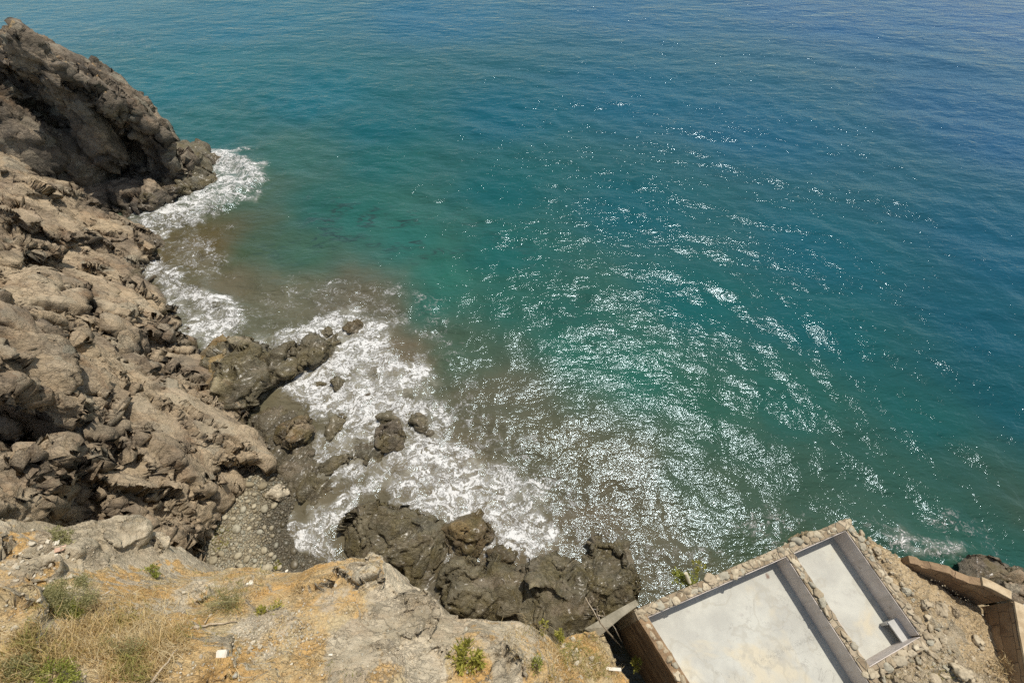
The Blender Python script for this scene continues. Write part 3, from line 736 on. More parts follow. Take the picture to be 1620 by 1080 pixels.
wetpoly = [xy(*p, .4) for p in [(430, 800), (470, 780), (560, 860), (540, 940), (440, 940), (425, 880), (410, 840)]]
attr(me, 'wet', np.clip(.5 - (sdist(V[:, 0], V[:, 1], wetpoly) + .6 * fbm(V * 1.1, 3, 82)) / .5, 0, 1))
beach = link('beach', me, cobble_material()); tag(beach, kind='structure'); TERRAIN.append(beach)

# terrace of sandy dirt to the right of the ruin
te_rim = [(1340, 828, 5.0), (1362, 838, 5.45), (1388, 850, 5.5), (1412, 864, 5.4), (1436, 882, 5.1), (1447, 891, 4.9), (1475, 912, 4.5), (1520, 940, 4.2), (1575, 958, 4.1), (1660, 962, 4.1), (1850, 950, 3.8), (2150, 930, 3.5), (2500, 1150, 5.0), (2200, 1350, 7), (1500, 1250, 7), (1374, 1120, 6.0), (1384, 1072, 5.6), (1431, 1042, 5.6), (1480, 1008, 5.6), (1428, 934, 5.6), (1387, 878, 5.5)]
te_pts = [(1420, 890, 5.3), (1450, 930, 5.2), (1500, 960, 4.7), (1550, 1000, 4.3), (1560, 1060, 4.7), (1480, 1030, 5.5), (1430, 1060, 5.9), (1500, 1085, 5.6), (1600, 1000, 4.2)]
me = fuse('terrace', [mass_geo(te_rim, te_pts, 7.0, (0, 0), .2, -2)], .065, smooth_it=3)
M_TERR = rock_material('terrace_dirt', (.34, .28, .185), (.50, .41, .275), fine=1.4, vein=.2, warm=.2, dirt=((.52, .395, .225), (.58, .45, .27)))
TD = [(1400, 900, .9), (1450, 950, .7), (1520, 970, .7), (1540, 1040, .7), (1380, 860, .9), (1410, 880, .95), (1440, 910, .9), (1460, 930, .8), (1430, 940, .35), (1500, 950, .45), (1480, 960, .2), (1540, 980, .9), (1560, 1000, .95), (1520, 1000, .2), (1560, 1040, .5), (1500, 1040, .1), (1440, 1040, .15), (1450, 1080, .1), (1540, 1080, .2), (1600, 1000, .8)]
tctrl = [(*xy(a, b, 5), (v,)) for a, b, v in TD]
finish_rock('terrace', me, M_TERR, [((.8, .5, .5), .04, .09, .04), ((.3, .2, .2), .018, .045, .02)], 91, .12, .7, base=GENTLE, dirt=lambda V, N: idw(tctrl, V[:, 0], V[:, 1], 3, .1)[:, 0])
tag(TERRAIN[-1], kind='structure')

# ------------------------------------------------------------------ picking points on the ground
def bvh_of(objs):
    vs, fs = [], []; off = 0
    for o in objs:
        V = get_v(o.data); vs.append(V)
        for p in o.data.polygons: fs.append([off + i for i in p.vertices])
        off += len(V)
    return BVHTree.FromPolygons([tuple(v) for v in np.vstack(vs)], fs)
GROUND = bvh_of([o for o in TERRAIN if o.name in ('slope', 'terrace', 'beach', 'rock_shelf')])
def hit(px, py, default_z=0.0):
    d = ray(px, py).normalized()
    loc, nor, _, _ = GROUND.ray_cast(Vector((0, 0, CAMH)), d)
    if loc is None: return at(px, py, default_z), Vector((0, 0, 1))
    return loc, nor
def in_poly(px, py, poly):
    return bool(sdist(np.array([px]), np.array([py]), poly)[0] < 0)
def rand_in(poly, r=random):
    x0, x1 = min(p[0] for p in poly), max(p[0] for p in poly); y0, y1 = min(p[1] for p in poly), max(p[1] for p in poly)
    while True:
        p = (r.uniform(x0, x1), r.uniform(y0, y1))
        if in_poly(*p, poly): return p

# ------------------------------------------------------------------ boulders and stones
def facet_rock(r, seed, sub=4, planes=14, cut=.78, layers=None, fb=.06, fbs=.6, round_=0.0, lump=.10):
    """rounded block with flat broken faces; r = three half sizes"""
    rg = np.random.default_rng(seed)
    bm = bmesh.new(); bmesh.ops.create_icosphere(bm, subdivisions=sub, radius=1.0)
    V = np.array([v.co[:] for v in bm.verts]); F = np.array([[v.index for v in f.verts] for f in bm.faces]); bm.free()
    for k in range(planes):
        n = rg.normal(size=3); n /= np.linalg.norm(n)
        h = cut + rg.random() * (1.02 - cut)
        q = V @ n - h
        V = V - np.maximum(q, 0)[:, None] * n * (1 - round_)
    V = V * (1 + lump * fbm(V * 1.25 + seed, 3, seed))[:, None]
    V = V * np.array(r)
    me = np_mesh('rock', V, F)
    if layers is not None or fb:
        N = get_n(me)
        if layers:
            q_ = max(.3, min(r[0], r[1]))
            for fs_, al_, ti_ in ((1.0, .75, .09), (.42, .28, .04), (.17, .3, .05)):
                V = facetize(V, N, (q_ * fs_ * 1.7, q_ * fs_, q_ * fs_), al_, ti_, seed + int(fs_ * 100), GENTLE); set_v(me, V); N = get_n(me)
        d = rock_disp(V + seed * 7.7, N, layers or [], seed, fb, fbs, GENTLE)
        set_v(me, V + N * d[:, None])
    smooth(me)
    return me

M_WET = rock_material('wet_boulder', (.22, .185, .105), (.36, .30, .175), wet_z=2.4, fine=1.2, warm=.3, algae=.8)
M_WETDRY = rock_material('half_dry_boulder', (.24, .19, .13), (.36, .28, .19), wet_z=1.4, fine=1.2, warm=.4, algae=.9)
M_OCHRE = rock_material('algae_boulder', (.17, .12, .055), (.27, .19, .08), wet_z=1.1, fine=1.2, warm=.7, algae=1.0)
lay_b = [((1.6, 1.0, .9), .05, .20, .24), ((.6, .36, .3), .02, .08, .10), ((.22, .14, .12), .008, .025, .03)]
def boulder(px, py, w, h, z, label, mat=M_WET, rot=0.0, zr=None, seed=None, sub=5, planes=14, cut=.62, group=None, name='boulder'):
    """w, h: size on the photograph in pixels of the 1620 px frame; z: height of its middle"""
    c = at(px, py, z)
    dep = (c - Vector((0, 0, CAMH))).dot(Vector((0, SA, -CA)))
    rx = w / 2 * dep / F_PX
    el = (CAMH - z) / (c - Vector((0, 0, CAMH))).length          # how steeply we look down on it
    ry = h / 2 * dep / F_PX / max(.45, el)
    rz = zr if zr is not None else .55 * min(rx, ry) + .15
    seed = seed if seed is not None else int(px * 7 + py)
    me = facet_rock((rx * 1.16, ry * 1.16, rz), seed, sub, planes, cut, [(tuple(q * max(.5, min(1.6, rx)) for q in a), b * min(1.2, rx), c_ * min(1.2, rx), d * min(1.2, rx)) for a, b, c_, d in lay_b], .05 * min(1.5, rx), .7, 0.0, .17)
    me.transform(Matrix.Rotation(rot, 4, 'Z')); me.transform(Matrix.Translation(c))
    o = link(name, me, mat)
    return tag(o, label, 'boulder', group)

boulder(394, 592, 108, 96, .45, 'large angular dark rock at the cliff foot, inner end of the rock ridge', M_WET, .2, 1.7, 3, 6)
boulder(345, 580, 50, 70, .6, 'yellow stained rock face joined to the fluted cliff end beside breaking foam', M_OCHRE, 0, 1.5, 4)
boulder(452, 573, 70, 46, .35, 'grey cracked rock in the middle of the ridge running into the surf', M_WET, -.3, 1.2, 5)
boulder(498, 556, 52, 42, .35, 'dark rounded rock at the seaward end of the ridge into the surf', M_WET, .3, 1.0, 6)
boulder(517, 528, 18, 14, .1, 'small pointed black rock just off the tip of the rock ridge, in white water', M_WET, 0, .5, 7, 4)
boulder(531, 542, 24, 20, .05, 'low brown rock washed by foam right of the ridge tip', M_WET, 0, .45, 8, 4)
boulder(558, 519, 26, 18, .1, 'yellow weed covered rock farthest out in the surf', M_OCHRE, .4, .5, 9, 4)
boulder(533, 608, 28, 20, .1, 'slanting grey black rock alone in the middle of the white foam', M_WET, -.5, .5, 10, 4)
boulder(507, 610, 18, 14, .05, 'small dark brown rock left of the slanting rock in the foam', M_WET, 0, .4, 11, 4)
boulder(582, 628, 22, 16, -.05, 'brown rock almost drowned in the foam right of the slanting rock', M_WETDRY, 0, .4, 12, 4)
boulder(468, 685, 46, 44, .7, 'round ochre brown boulder sitting on the wet shelf at the foam edge', M_OCHRE, .2, .95, 13, 5, 8, .8)
boulder(618, 690, 40, 42, .2, 'big dark oval boulder surrounded by white foam', M_WETDRY, .2, .9, 14, 5)
boulder(612, 662, 34, 20, .05, 'flat dark slab leaning on the oval boulder in the foam', M_WET, .1, .5, 15, 4)
boulder(664, 667, 36, 22, .1, 'dark wedge shaped rock right of the oval boulder, tilted in foam', M_WET, -.6, .5, 16, 4)
boulder(680, 688, 16, 12, .0, 'smallest rock in the foam, just below the wedge shaped rock', M_WET, 0, .3, 17, 3)
boulder(531, 676, 24, 40, .1, 'narrow upright dark rock between the round ochre boulder and the oval boulder', M_WET, -.4, .5, 18, 4)
boulder(530, 735, 60, 22, .0, 'low black rock awash below the narrow upright rock', M_WET, .4, .35, 19, 4)
boulder(612, 845, 150, 84, .5, 'largest wet black boulder above the pale cliff edge, with a deep crack across it', M_WET, -.3, 1.1, 20, 6)
boulder(670, 862, 60, 90, .4, 'smooth dark wet rock forming the right shoulder of the largest black boulder', M_WET, .2, .95, 21, 5)
boulder(741, 846, 72, 58, .3, 'ochre weed covered rock ringed by trickling white water', M_OCHRE, .1, .8, 22, 5)
boulder(735, 905, 76, 46, .7, 'glistening wet slab below the ochre rock, tilted to the sun', M_WET, .2, 1.2, 23, 5)
boulder(740, 940, 86, 56, 1.2, 'dark brown block tucked behind the pale cliff edge', M_WET, -.2, 1.2, 24, 5)
boulder(800, 925, 64, 80, .5, 'glistening black rock between the brown block and the big dome rock', M_WET, .1, .95, 25, 5)
boulder(800, 880, 50, 30, .1, 'low brown weedy rock under the white water left of the dome rock', M_OCHRE, .1, .6, 26, 4)
boulder(885, 950, 120, 120, .8, 'broad smooth dome of wet dark rock left of the ruined building', M_WET, .2, 1.45, 27, 6)
boulder(960, 925, 92, 108, .6, 'knobbly brown rock at the water, between the smooth dome and the ruin corner', M_WET, -.2, 1.45, 28, 6, 18, .56)
boulder(300, 262, 50, 44, .6, 'dark pointed rock standing highest at the foot of the far headland', M_WET, .3, 1.8, 29, 5)
boulder(313, 284, 50, 26, .4, 'low dark wet rock at the headland foot, nearest the white breaker', M_WET, -.2, 1.1, 30, 5)
boulder(336, 253, 32, 14, .1, 'brown rock half covered by foam just off the headland tip', M_WETDRY, 0, .6, 31, 4)
boulder(277, 300, 36, 22, .5, 'brown rounded rock between headland and spray', M_WETDRY, .1, 1.0, 32, 5)
boulder(242, 311, 46, 26, .6, 'pale jumbled rock under the dark headland face', M_WETDRY, 0, 1.3, 33, 5, 18, .62)
boulder(1563, 914, 70, 42, .6, 'olive grey rock on the shore outside the brown retaining wall', M_WETDRY, -.3, 1.1, 34, 5)
boulder(1600, 925, 44, 36, .7, 'dark jagged rock at the right picture edge beyond the retaining wall', M_WET, .2, 1.1, 35, 5)
boulder(1600, 945, 50, 26, 1.2, 'reddish brown rock against the back of the retaining wall corner', M_WETDRY, 0, 1.0, 36, 5)
boulder(1540, 905, 26, 20, .2, 'small wet rock at the left end of the shore rocks behind the retaining wall', M_WET, 0, .6, 37, 4)
boulder(440, 780, 30, 22, .75, 'largest pale grey stone on the upper edge of the cobble beach', M_SLOPE, .2, .35, 38, 4)

# cobbles: the big ones one by one, the rest as shingle
def stone_mat(name, c1, c2, rough=.75):
    s = NT(name); P = s.pos()
    rnd = s.n('ShaderNodeObjectInfo').outputs['Random']
    a = s.at('tone')
    v = s.math('FRACT', s.math('ADD', rnd, a))
    col = s.mix(v, c1, c2)
    col = s.mix(s.ramp(s.math('FRACT', s.math('MULTIPLY', v, 7.3)), .7, .9, 0, .6), col, (.33, .33, .27))
    col = s.mix(s.ramp(s.noise(P, 6, 6, .65), .45, .7, 0, .55), col, tuple(q * .4 for q in c1))
    w = s.ramp(s.math('ADD', s.n('ShaderNodeSeparateXYZ', {0: P}).outputs[2], s.math('MULTIPLY', s.noise(P, .8, 4), .5)), .80, 1.05, .74, 0)
    col = s.mix(w, col, (.03, .024, .014))
    return s.surf(col, s.ramp(w, 0, .7, rough, .35), s.bump(s.noise(P, 10, 8, .65), .02), spec=.4)
M_COB = stone_mat('cobble_stone', (.23, .19, .115), (.42, .37, .26))
cob_meshes = [facet_rock((1, rng.uniform(.65, .95), rng.uniform(.5, .7)), 200 + i, 2, 9, .7, None, 0, 1, .1) for i in range(10)]
for m in cob_meshes: m.materials.append(M_COB)
cob_poly = [(300, 900), (318, 850), (345, 800), (372, 765), (400, 750), (420, 742), (452, 760), (470, 790), (462, 830), (485, 872), (520, 872), (500, 895), (440, 900), (300, 905)]
r0 = random.Random(5)
placed = []
def try_place(n, lo, hi, tries):
    out = []
    for _ in range(tries):
        if len(out) >= n: break
        px, py = rand_in(cob_poly, r0)
        p, nn = hit(px, py, .6)
        if p.z > 2.2: continue
        r = (lo + (hi - lo) * r0.random() ** 2.6) * (1.3 if py < 790 else 1)
        if any((p.x - q.x) ** 2 + (p.y - q.y) ** 2 < ((r + rr) * .82) ** 2 for q, rr in placed): continue
        placed.append((p, r)); out.append((p, r))
    return out
for p, r in try_place(290, .075, .34, 14000):
    o = bpy.data.objects.new('cobble', r0.choice(cob_meshes)); COL.objects.link(o)
    o.location = p + Vector((0, 0, r * .12)); o.scale = (r, r, r); o.rotation_euler = (r0.uniform(-.3, .3), r0.uniform(-.3, .3), r0.uniform(0, 6.28))
    tag(o, 'rounded grey brown cobble lying among many on the small cove beach', 'cobble', 'cobbles on the cove beach')
vs, fs, tn = [], [], []; off = 0
for p, r in try_place(2200, .04, .09, 16000):
    m = r0.choice(cob_meshes); V = get_v(m) * r; a = r0.uniform(0, 6.28)
    R = np.array([[math.cos(a), -math.sin(a), 0], [math.sin(a), math.cos(a), 0], [0, 0, 1]])
    vs.append(V @ R.T + np.array(p) + np.array([0, 0, r * .2])); fs.append(np.array([list(q.vertices) for q in m.polygons]) + off); off += len(V); tn.append(np.full(len(V), r0.random()))
me = np_mesh('shingle', np.vstack(vs), np.vstack(fs)); smooth(me); attr(me, 'tone', np.concatenate(tn))
tag(link('shingle', me, M_COB), kind='stuff')

# ------------------------------------------------------------------ THE RUINED BUILDING
ZT, ZF = 5.75, 4.5
def V2(px, py, z=ZT):
    p = at(px, py, z); return Vector((p.x, p.y))
A = V2(1003, 964); B = V2(1340, 819); C = V2(1471, 1000); P1 = V2(1236, 864); P2 = V2(1366, 1062)
Lw = (V2(1078, 1085) - A).normalized(); E = A + Lw * 9.0
P3 = P2 + (P2 - P1).normalized() * 4.0
ruin = empty('ruined_building', (A.x, A.y, 1.0), 'roofless stone building at the water edge with two open pale concrete rooms', 'ruin')
def stone_wall_mat():
    s = NT('rubble_wall'); P = s.pos()
    n1 = s.noise(P, .8, 3, col=True)
    Q = s.n('ShaderNodeVectorMath', {0: P, 1: s.n('ShaderNodeVectorMath', {0: n1, 1: (.5, .5, .5)}, operation='MULTIPLY').outputs[0]}, operation='ADD').outputs[0]
    d = s.vor(Q, 2.6, 'DISTANCE_TO_EDGE'); c = s.n('ShaderNodeSeparateColor', {0: s.vor(Q, 2.6, 'F1', 'Color')})
    col = s.mix(c.outputs[0], (.25, .19, .12), (.45, .37, .26))
    col = s.mix(s.ramp(d, .02, .09, 1, 0), col, (.50, .42, .29))
    col = s.mix(s.ramp(s.noise(P, 5, 6, .65), .45, .7, 0, .5), col, (.16, .12, .08))
    return s.surf(col, .9, s.bump(s.math('ADD', s.ramp(d, 0, .12), s.math('MULTIPLY', s.noise(P, 8, 8, .65), .5)), .08), spec=.2)
def course_mat():
    s = NT('weathered_courses'); P = s.pos()
    z = s.n('ShaderNodeSeparateXYZ', {0: P}).outputs[2]
    zz = s.math('ADD', z, s.math('MULTIPLY', s.noise(P, .7, 4, .6), .35))
    b = s.noise(s.n('ShaderNodeCombineXYZ', {0: s.math('MULTIPLY', zz, 1.0), 1: s.math('MULTIPLY', s.noise(P, .25, 2), .8), 2: 0}), 2.1, 3, .7)
    col = s.mix(s.ramp(b, .35, .65), (.14, .085, .045), (.36, .245, .14))
    col = s.mix(s.ramp(s.noise(s.map(P, sc=(1, 1, 3)), 3, 8, .68), .4, .72, 0, .8), col, (.10, .065, .04))
    col = s.mix(s.ramp(s.noise(P, .9, 5), .55, .7, 0, .5), col, (.42, .31, .19))
    return s.surf(col, .9, s.bump(s.math('ADD', s.math('MULTIPLY', b, 1.2), s.noise(s.map(P, sc=(1, 1, 2.5)), 4, 8, .68)), .14), spec=.2)
M_RUB = stone_wall_mat(); M_COURSE = course_mat()
def plaster_mat():
    s = NT('grey_plaster'); P = s.pos()
    col = s.mix(s.ramp(s.noise(P, 1.3, 7, .62), .35, .65), (.54, .475, .42), (.66, .59, .53))
    col = s.mix(s.ramp(s.noise(s.map(P, sc=(5, 5, .35)), 1.0, 5, .6), .5, .72, 0, .55), col, (.42, .365, .31))
    col = s.mix(s.ramp(s.noise(P, 3.2, 6, .7), .60, .68, 0, .8), col, (.66, .60, .52))
    col = s.mix(s.ramp(s.noise(P, .9, 6, .7), .62, .66, 0, .7), col, (.30, .24, .18))
    return s.surf(col, .9, s.bump(s.noise(P, 5, 8, .65), .03), spec=.2)
M_PLAST = plaster_mat()
def floor_mat():
    s = NT('pale_concrete_floor'); P = s.pos()
    n = s.noise(P, .6, 7, .62)
    col = s.mix(s.ramp(n, .35, .65), (.41, .405, .36), (.50, .495, .435))
    st = s.ramp(s.noise(s.map(P, loc=(3.1, 1.7, 0)), .33, 4, .6, .5), .52, .68, 0, .8)
    col = s.mix(st, col, (.54, .48, .35))
    col = s.mix(s.ramp(s.noise(P, 2.2, 6, .7), .54, .70, 0, .65), col, (.37, .355, .315))
    col = s.mix(s.ramp(s.vor(P, 5), .03, .07, .55, 0), col, (.18, .17, .15))
    hc = s.noise(P, .8, 6, .6, .4)
    hc = s.math('MULTIPLY', s.ramp(s.math('ABSOLUTE', s.math('SUBTRACT', hc, .5)), .002, .007, 1, 0), s.ramp(s.noise(P, .35, 2), .5, .6))
    col = s.mix(s.math('MULTIPLY', hc, .5), col, (.24, .23, .20))
    pd_ = s.noise(P, .55, 3, .5); col = s.mix(s.ramp(s.math('ABSOLUTE', s.math('SUBTRACT', pd_, .56)), .004, .03, .4, 0), col, (.36, .34, .28))
    gr = s.ramp(s.vor(P, 11), .02, .05, .6, 0); col = s.mix(s.math('MULTIPLY', gr, s.ramp(s.noise(P, .9, 3), .45, .6)), col, (.25, .2, .14))
    # a line of patched cracks across the large room
    ln = s.at('crack')
    cn = s.noise(P, 9, 4, .7)
    col = s.mix(s.math('MULTIPLY', ln, s.ramp(s.math('ABSOLUTE', s.math('SUBTRACT', cn, .5)), .01, .035, .7, 0)), col, (.17, .165, .15))
    col = s.mix(s.at('patch'), col, s.mix(s.noise(P, 8, 4), (.16, .11, .085), (.26, .19, .15)))
    return s.surf(col, .8, s.bump(s.noise(P, 6, 8, .65), .012), spec=.3)
def wall_seg(p, q, t, side, z0, z1, mat, name, wob=.0, ext=0.0):
    """straight wall from p to q, thickness t towards side (+1 = left of p->q)"""
    d = (q - p).normalized(); n = Vector((-d.y, d.x)) * side
    p = p - d * ext; q = q + d * ext
    L_ = (q - p).length; k = max(2, int(L_ / .25))
    bm = bmesh.new(); rr = random.Random(int(p.x * 100 + q.y * 10))
    rows = []
    for i in range(k + 1):
        a = p + d * (L_ * i / k)
        zt = z1 + rr.uniform(-wob, wob)
        o_ = rr.uniform(-wob, wob) * .6; o2 = rr.uniform(-wob, wob) * .2
        b = a + n * (t + o2)
        a2 = a - n * o_ * .5
        rows.append([bm.verts.new((a2.x, a2.y, z0)), bm.verts.new((a2.x, a2.y, zt)), bm.verts.new((b.x, b.y, zt + rr.uniform(-wob, wob) * .3)), bm.verts.new((b.x, b.y, z0))])
    for i in range(k):
        for j in range(4):
            bm.faces.new((rows[i][j], rows[i + 1][j], rows[i + 1][(j + 1) % 4], rows[i][(j + 1) % 4]))
    bm.faces.new(rows[0]); bm.faces.new(rows[-1][::-1])
    bmesh.ops.recalc_face_normals(bm, faces=bm.faces)
    return part(name, bm_mesh(name, bm), mat, ruin)
TH = .44
ab = (B - A).normalized(); nin = Vector((ab.y, -ab.x))               # into the rooms
wall_seg(A, B, TH, -1, -.5, ZT, M_RUB, 'wall', .05)                 # seaward
wall_seg(A + ab * 0 + nin * TH, E, .45, 1, -.5, ZT - .02, M_COURSE, 'wall', .05)
wall_seg(B + nin * TH, C, .45, -1, 1.0, ZT - .03, M_RUB, 'wall', .05)
wall_seg(P1 + nin * (TH - .01), P3, .40, 1, 3.5, ZT - .04, M_RUB, 'partition_wall', .04)
bc = (C - B).normalized()
wall_seg(C - bc * .02, P2 + (C - P2).normalized() * .02, .4, 1, 2.0, ZT - .05, M_RUB, 'wall', .04)
wall_seg(P3, E, .4, 1, -.5, ZT - .06, M_RUB, 'wall', .04)
def plaster(p, q, side, off, z1):
    d = (q - p).normalized(); n = Vector((-d.y, d.x)) * side
    a, b = p + n * off, q + n * off
    bm = bmesh.new(); prism_bm(bm, [(a.x, a.y), (b.x, b.y), (b.x + n.x * .03, b.y + n.y * .03), (a.x + n.x * .03, a.y + n.y * .03)], ZF - .1, z1)
    part('plaster', bm_mesh('plaster', bm), M_PLAST, ruin)
plaster(A + ab * .47, P1 - ab * .02, -1, TH + .013, ZT - .10)
plaster(P1 + ab * .42, B - ab * .47, -1, TH + .013, ZT - .10)
plaster(B + nin * (TH + .06), C - bc * .05, -1, .45 + .013, ZT - .08)
pd = (P2 - P1).normalized(); pn = Vector((-pd.y, pd.x))
plaster(P1 + nin * (TH + .06), P3, -1, .012, ZT - .10)
plaster(P1 + nin * (TH + .06), P2, 1, .40 + .012, ZT - .10)
cp = (P2 - C).normalized()
plaster(C + cp * .52, P2 - cp * .03, -1, .012, ZT - .06)
plaster(A + nin * (TH + .06), E, 1, .45 + .012, ZT - .12)
M_FLOOR = floor_mat()
def floor(poly, z, crack=None, patch=None):
    xs = [p.x for p in poly]; ys = [p.y for p in poly]
    r = .08
    X, Y = np.meshgrid(np.arange(min(xs), max(xs) + r, r), np.arange(min(ys), max(ys) + r, r))
    sd = sdist(X, Y, [(p.x, p.y) for p in poly])
    ny, nx = X.shape; I_ = np.arange(nx * ny).reshape(ny, nx)
    q = np.stack([I_[:-1, :-1], I_[:-1, 1:], I_[1:, 1:], I_[1:, :-1]], -1).reshape(-1, 4)
    keep = (sd.ravel()[q] < .06).any(1); q = q[keep]
    P_ = np.stack([X.ravel(), Y.ravel(), X.ravel() * 0], 1)
    Z = z + .012 * fbm(P_ * .8, 3, 3)
    V = np.stack([X.ravel(), Y.ravel(), Z], 1)
    u = np.unique(q); rm = np.full(len(V), -1); rm[u] = np.arange(len(u)); V = V[u]; q = rm[q]
    n = len(V)
    bot = V - np.array([0, 0, .25])
    me = np_mesh('floor', np.vstack([V, bot]), np.vstack([q, q[:, ::-1] + n])); smooth(me)
    cr = np.zeros(n); pa = np.zeros(n)
    if crack is not None:
        a, b = crack; ex, ey = b.x - a.x, b.y - a.y
        wob = .10 * fbm(V * 1.2, 3, 8)
        t = ((V[:, 0] - a.x) * ex + (V[:, 1] - a.y) * ey) / (ex * ex + ey * ey)
        dd = np.abs((V[:, 0] - a.x) * ey - (V[:, 1] - a.y) * ex) / math.hypot(ex, ey) + wob
        cr = np.clip(1 - dd / .16, 0, 1) * (t > 0) * (t < 1)
    if patch is not None:
        c, w = patch
        pa = np.clip((1 - np.hypot((V[:, 0] - c.x) / w, (V[:, 1] - c.y) / (w * 1.7)) + .35 * fbm(V * 5, 3, 9)) * 3, 0, 1)
    attr(me, 'crack', np.concatenate([cr, cr])); attr(me, 'patch', np.concatenate([pa, pa]))
    part('floor', me, M_FLOOR, ruin)
inL = A + ab * .48 + nin * (TH + .04)
floor([inL, P1 + nin * (TH + .04), P3, E + (P3 - P2).normalized() * 0 + Vector((.3, 0))], ZF, (V2(1190, 1050, ZF), V2(1315, 995, ZF)), (V2(1214, 911, ZF), .10))
floor([P1 + ab * .43 + nin * (TH + .04), B - ab * .48 + nin * (TH + .04), C + cp * .5, P2 - cp * 0 + pn * .42], ZF - .003)
# hollow concrete box in the corner of the small room
M_CONC = noisy_material('grey_concrete', (.42, .41, .385), (.52, .51, .48), 2.0, .85, .02)
bc_ = V2(1424, 1000, ZF + .5)
du = -pd; dv = Vector((pd.y, -pd.x)) * -1
def boxq(cu, cv, su, sv, z0, z1, bm):
    c = bc_ + pd * cu + pn * cv
    prism_bm(bm, [tuple(c + pd * a * su + pn * b * sv) for a, b in ((-1, -1), (1, -1), (1, 1), (-1, 1))], z0, z1)
bm = bmesh.new()
boxq(0, .36, .52, .05, ZF, ZF + .50, bm)
boxq(-.47, .0, .05, .30, ZF, ZF + .498, bm); boxq(.46, -.02, .05, .32, ZF, ZF + .498, bm)
boxq(.0, .08, .525, .34, ZF + .502, ZF + .58, bm)
part('concrete_box', bm_mesh('concrete_box', bm), M_CONC, ruin)
# coping stones
M_COPE = stone_mat('coping_stone', (.34, .27, .175), (.56, .48, .34), .9)
cope_meshes = [facet_rock((1, rng.uniform(.75, 1.0), rng.uniform(.55, .85)), 300 + i, 3, 12, .64, [((.9, .6, .5), .05, .18, .05)], .06, .5, 0) for i in range(12)]
for m in cope_meshes: m.materials.append(M_COPE)
rc = random.Random(11)
def cope(p, q, w, lo, hi, z, gaps=()):
    d = (q - p).normalized(); n = Vector((-d.y, d.x)); L_ = (q - p).length; t = 0.1
    while t < L_:
        r = rc.uniform(lo, hi)
        if not any(a < t / L_ < b for a, b in gaps):
            c = p + d * (t + r) + n * (w + rc.uniform(-.13, .13))
            o = bpy.data.objects.new('coping_stone', rc.choice(cope_meshes)); COL.objects.link(o); o.parent = ruin
            o.location = Vector((c.x, c.y, z + rc.uniform(-.05, .04))) - ruin.location
            o.scale = (r * rc.uniform(.8, 1.5), r * rc.uniform(.7, 1.25), r * rc.uniform(.5, .95)); o.rotation_euler = (rc.uniform(-.3, .3), rc.uniform(-.3, .3), math.atan2(d.y, d.x) + rc.uniform(-.5, .5))
        t += r * rc.uniform(1.5, 2.0)
cope(A, B, -TH * .5 + .02, .11, .28, ZT - .02)
cope(P1 + nin * .5, P2, .2, .10, .24, ZT - .02, [(.52, .68), (.86, 1.0)])
cope(B + nin * .3, C, -.2, .10, .22, ZT - .02)
cope(A + nin * .3, A + Lw * 4.2, .2, .13, .22, ZT - .02)
cope(C, P2, .25, .15, .24, ZT - .04)

# pale concrete ledge running out from the ruin's left corner
bm = bmesh.new()
prism_bm(bm, [xy(*p, 4.9) for p in [(926, 993), (955, 976), (980, 962), (1003, 950), (1008, 958), (987, 973), (967, 990), (952, 1004)]], 1.0, [4.5, 4.8, 5.1, 5.3, 5.3, 5.1, 4.8, 4.4])
me = bm_mesh('concrete_ledge', bm)
tag(link('concrete_ledge', me, noisy_material('ledge_concrete', (.26, .235, .17), (.36, .325, .245), 2.5, .9, .03)), 'narrow curved pale concrete ledge running from the ruin corner to the cliff', 'ledge')

# ------------------------------------------------------------------ brown retaining wall at the right edge
rw = empty('retaining_wall', at(1595, 948, 4.0), 'brown block retaining wall bending round the sandy terrace at the right edge', 'wall')
def block_wall_mat():
    s = NT('brown_blocks'); P = s.pos()
    u = s.n('ShaderNodeTexCoord').outputs['UV']
    u = s.n('ShaderNodeVectorMath', {0: u, 1: s.n('ShaderNodeVectorMath', {0: s.noise(P, 1.5, 4, .6, col=True), 1: (.35, .35, 0)}, operation='MULTIPLY').outputs[0]}, operation='ADD').outputs[0]
    br = s.n('ShaderNodeTexBrick', {'Vector': u, 'Color1': (.30, .20, .115, 1), 'Color2': (.42, .30, .18, 1), 'Mortar': (.10, .065, .04, 1), 'Scale': 1.0, 'Mortar Size': .014, 'Mortar Smooth': .6, 'Brick Width': 1.1, 'Row Height': .62, 'Bias': -.2})
    col = s.mix(s.ramp(s.noise(P, 1.6, 7, .65), .45, .68, 0, .75), br.outputs[0], (.15, .095, .055))
    col = s.mix(s.ramp(s.noise(P, .8, 5, .65), .55, .7, 0, .6), col, (.48, .36, .22))
    h = s.math('ADD', s.math('MULTIPLY', br.outputs[1], -.6), s.noise(P, 5, 8, .7))
    return s.surf(col, .9, s.bump(h, .09), spec=.2)
M_BLK = block_wall_mat()
M_TOP = noisy_material('wall_top_mortar', (.40, .30, .18), (.54, .43, .28), 3, .9, .04)
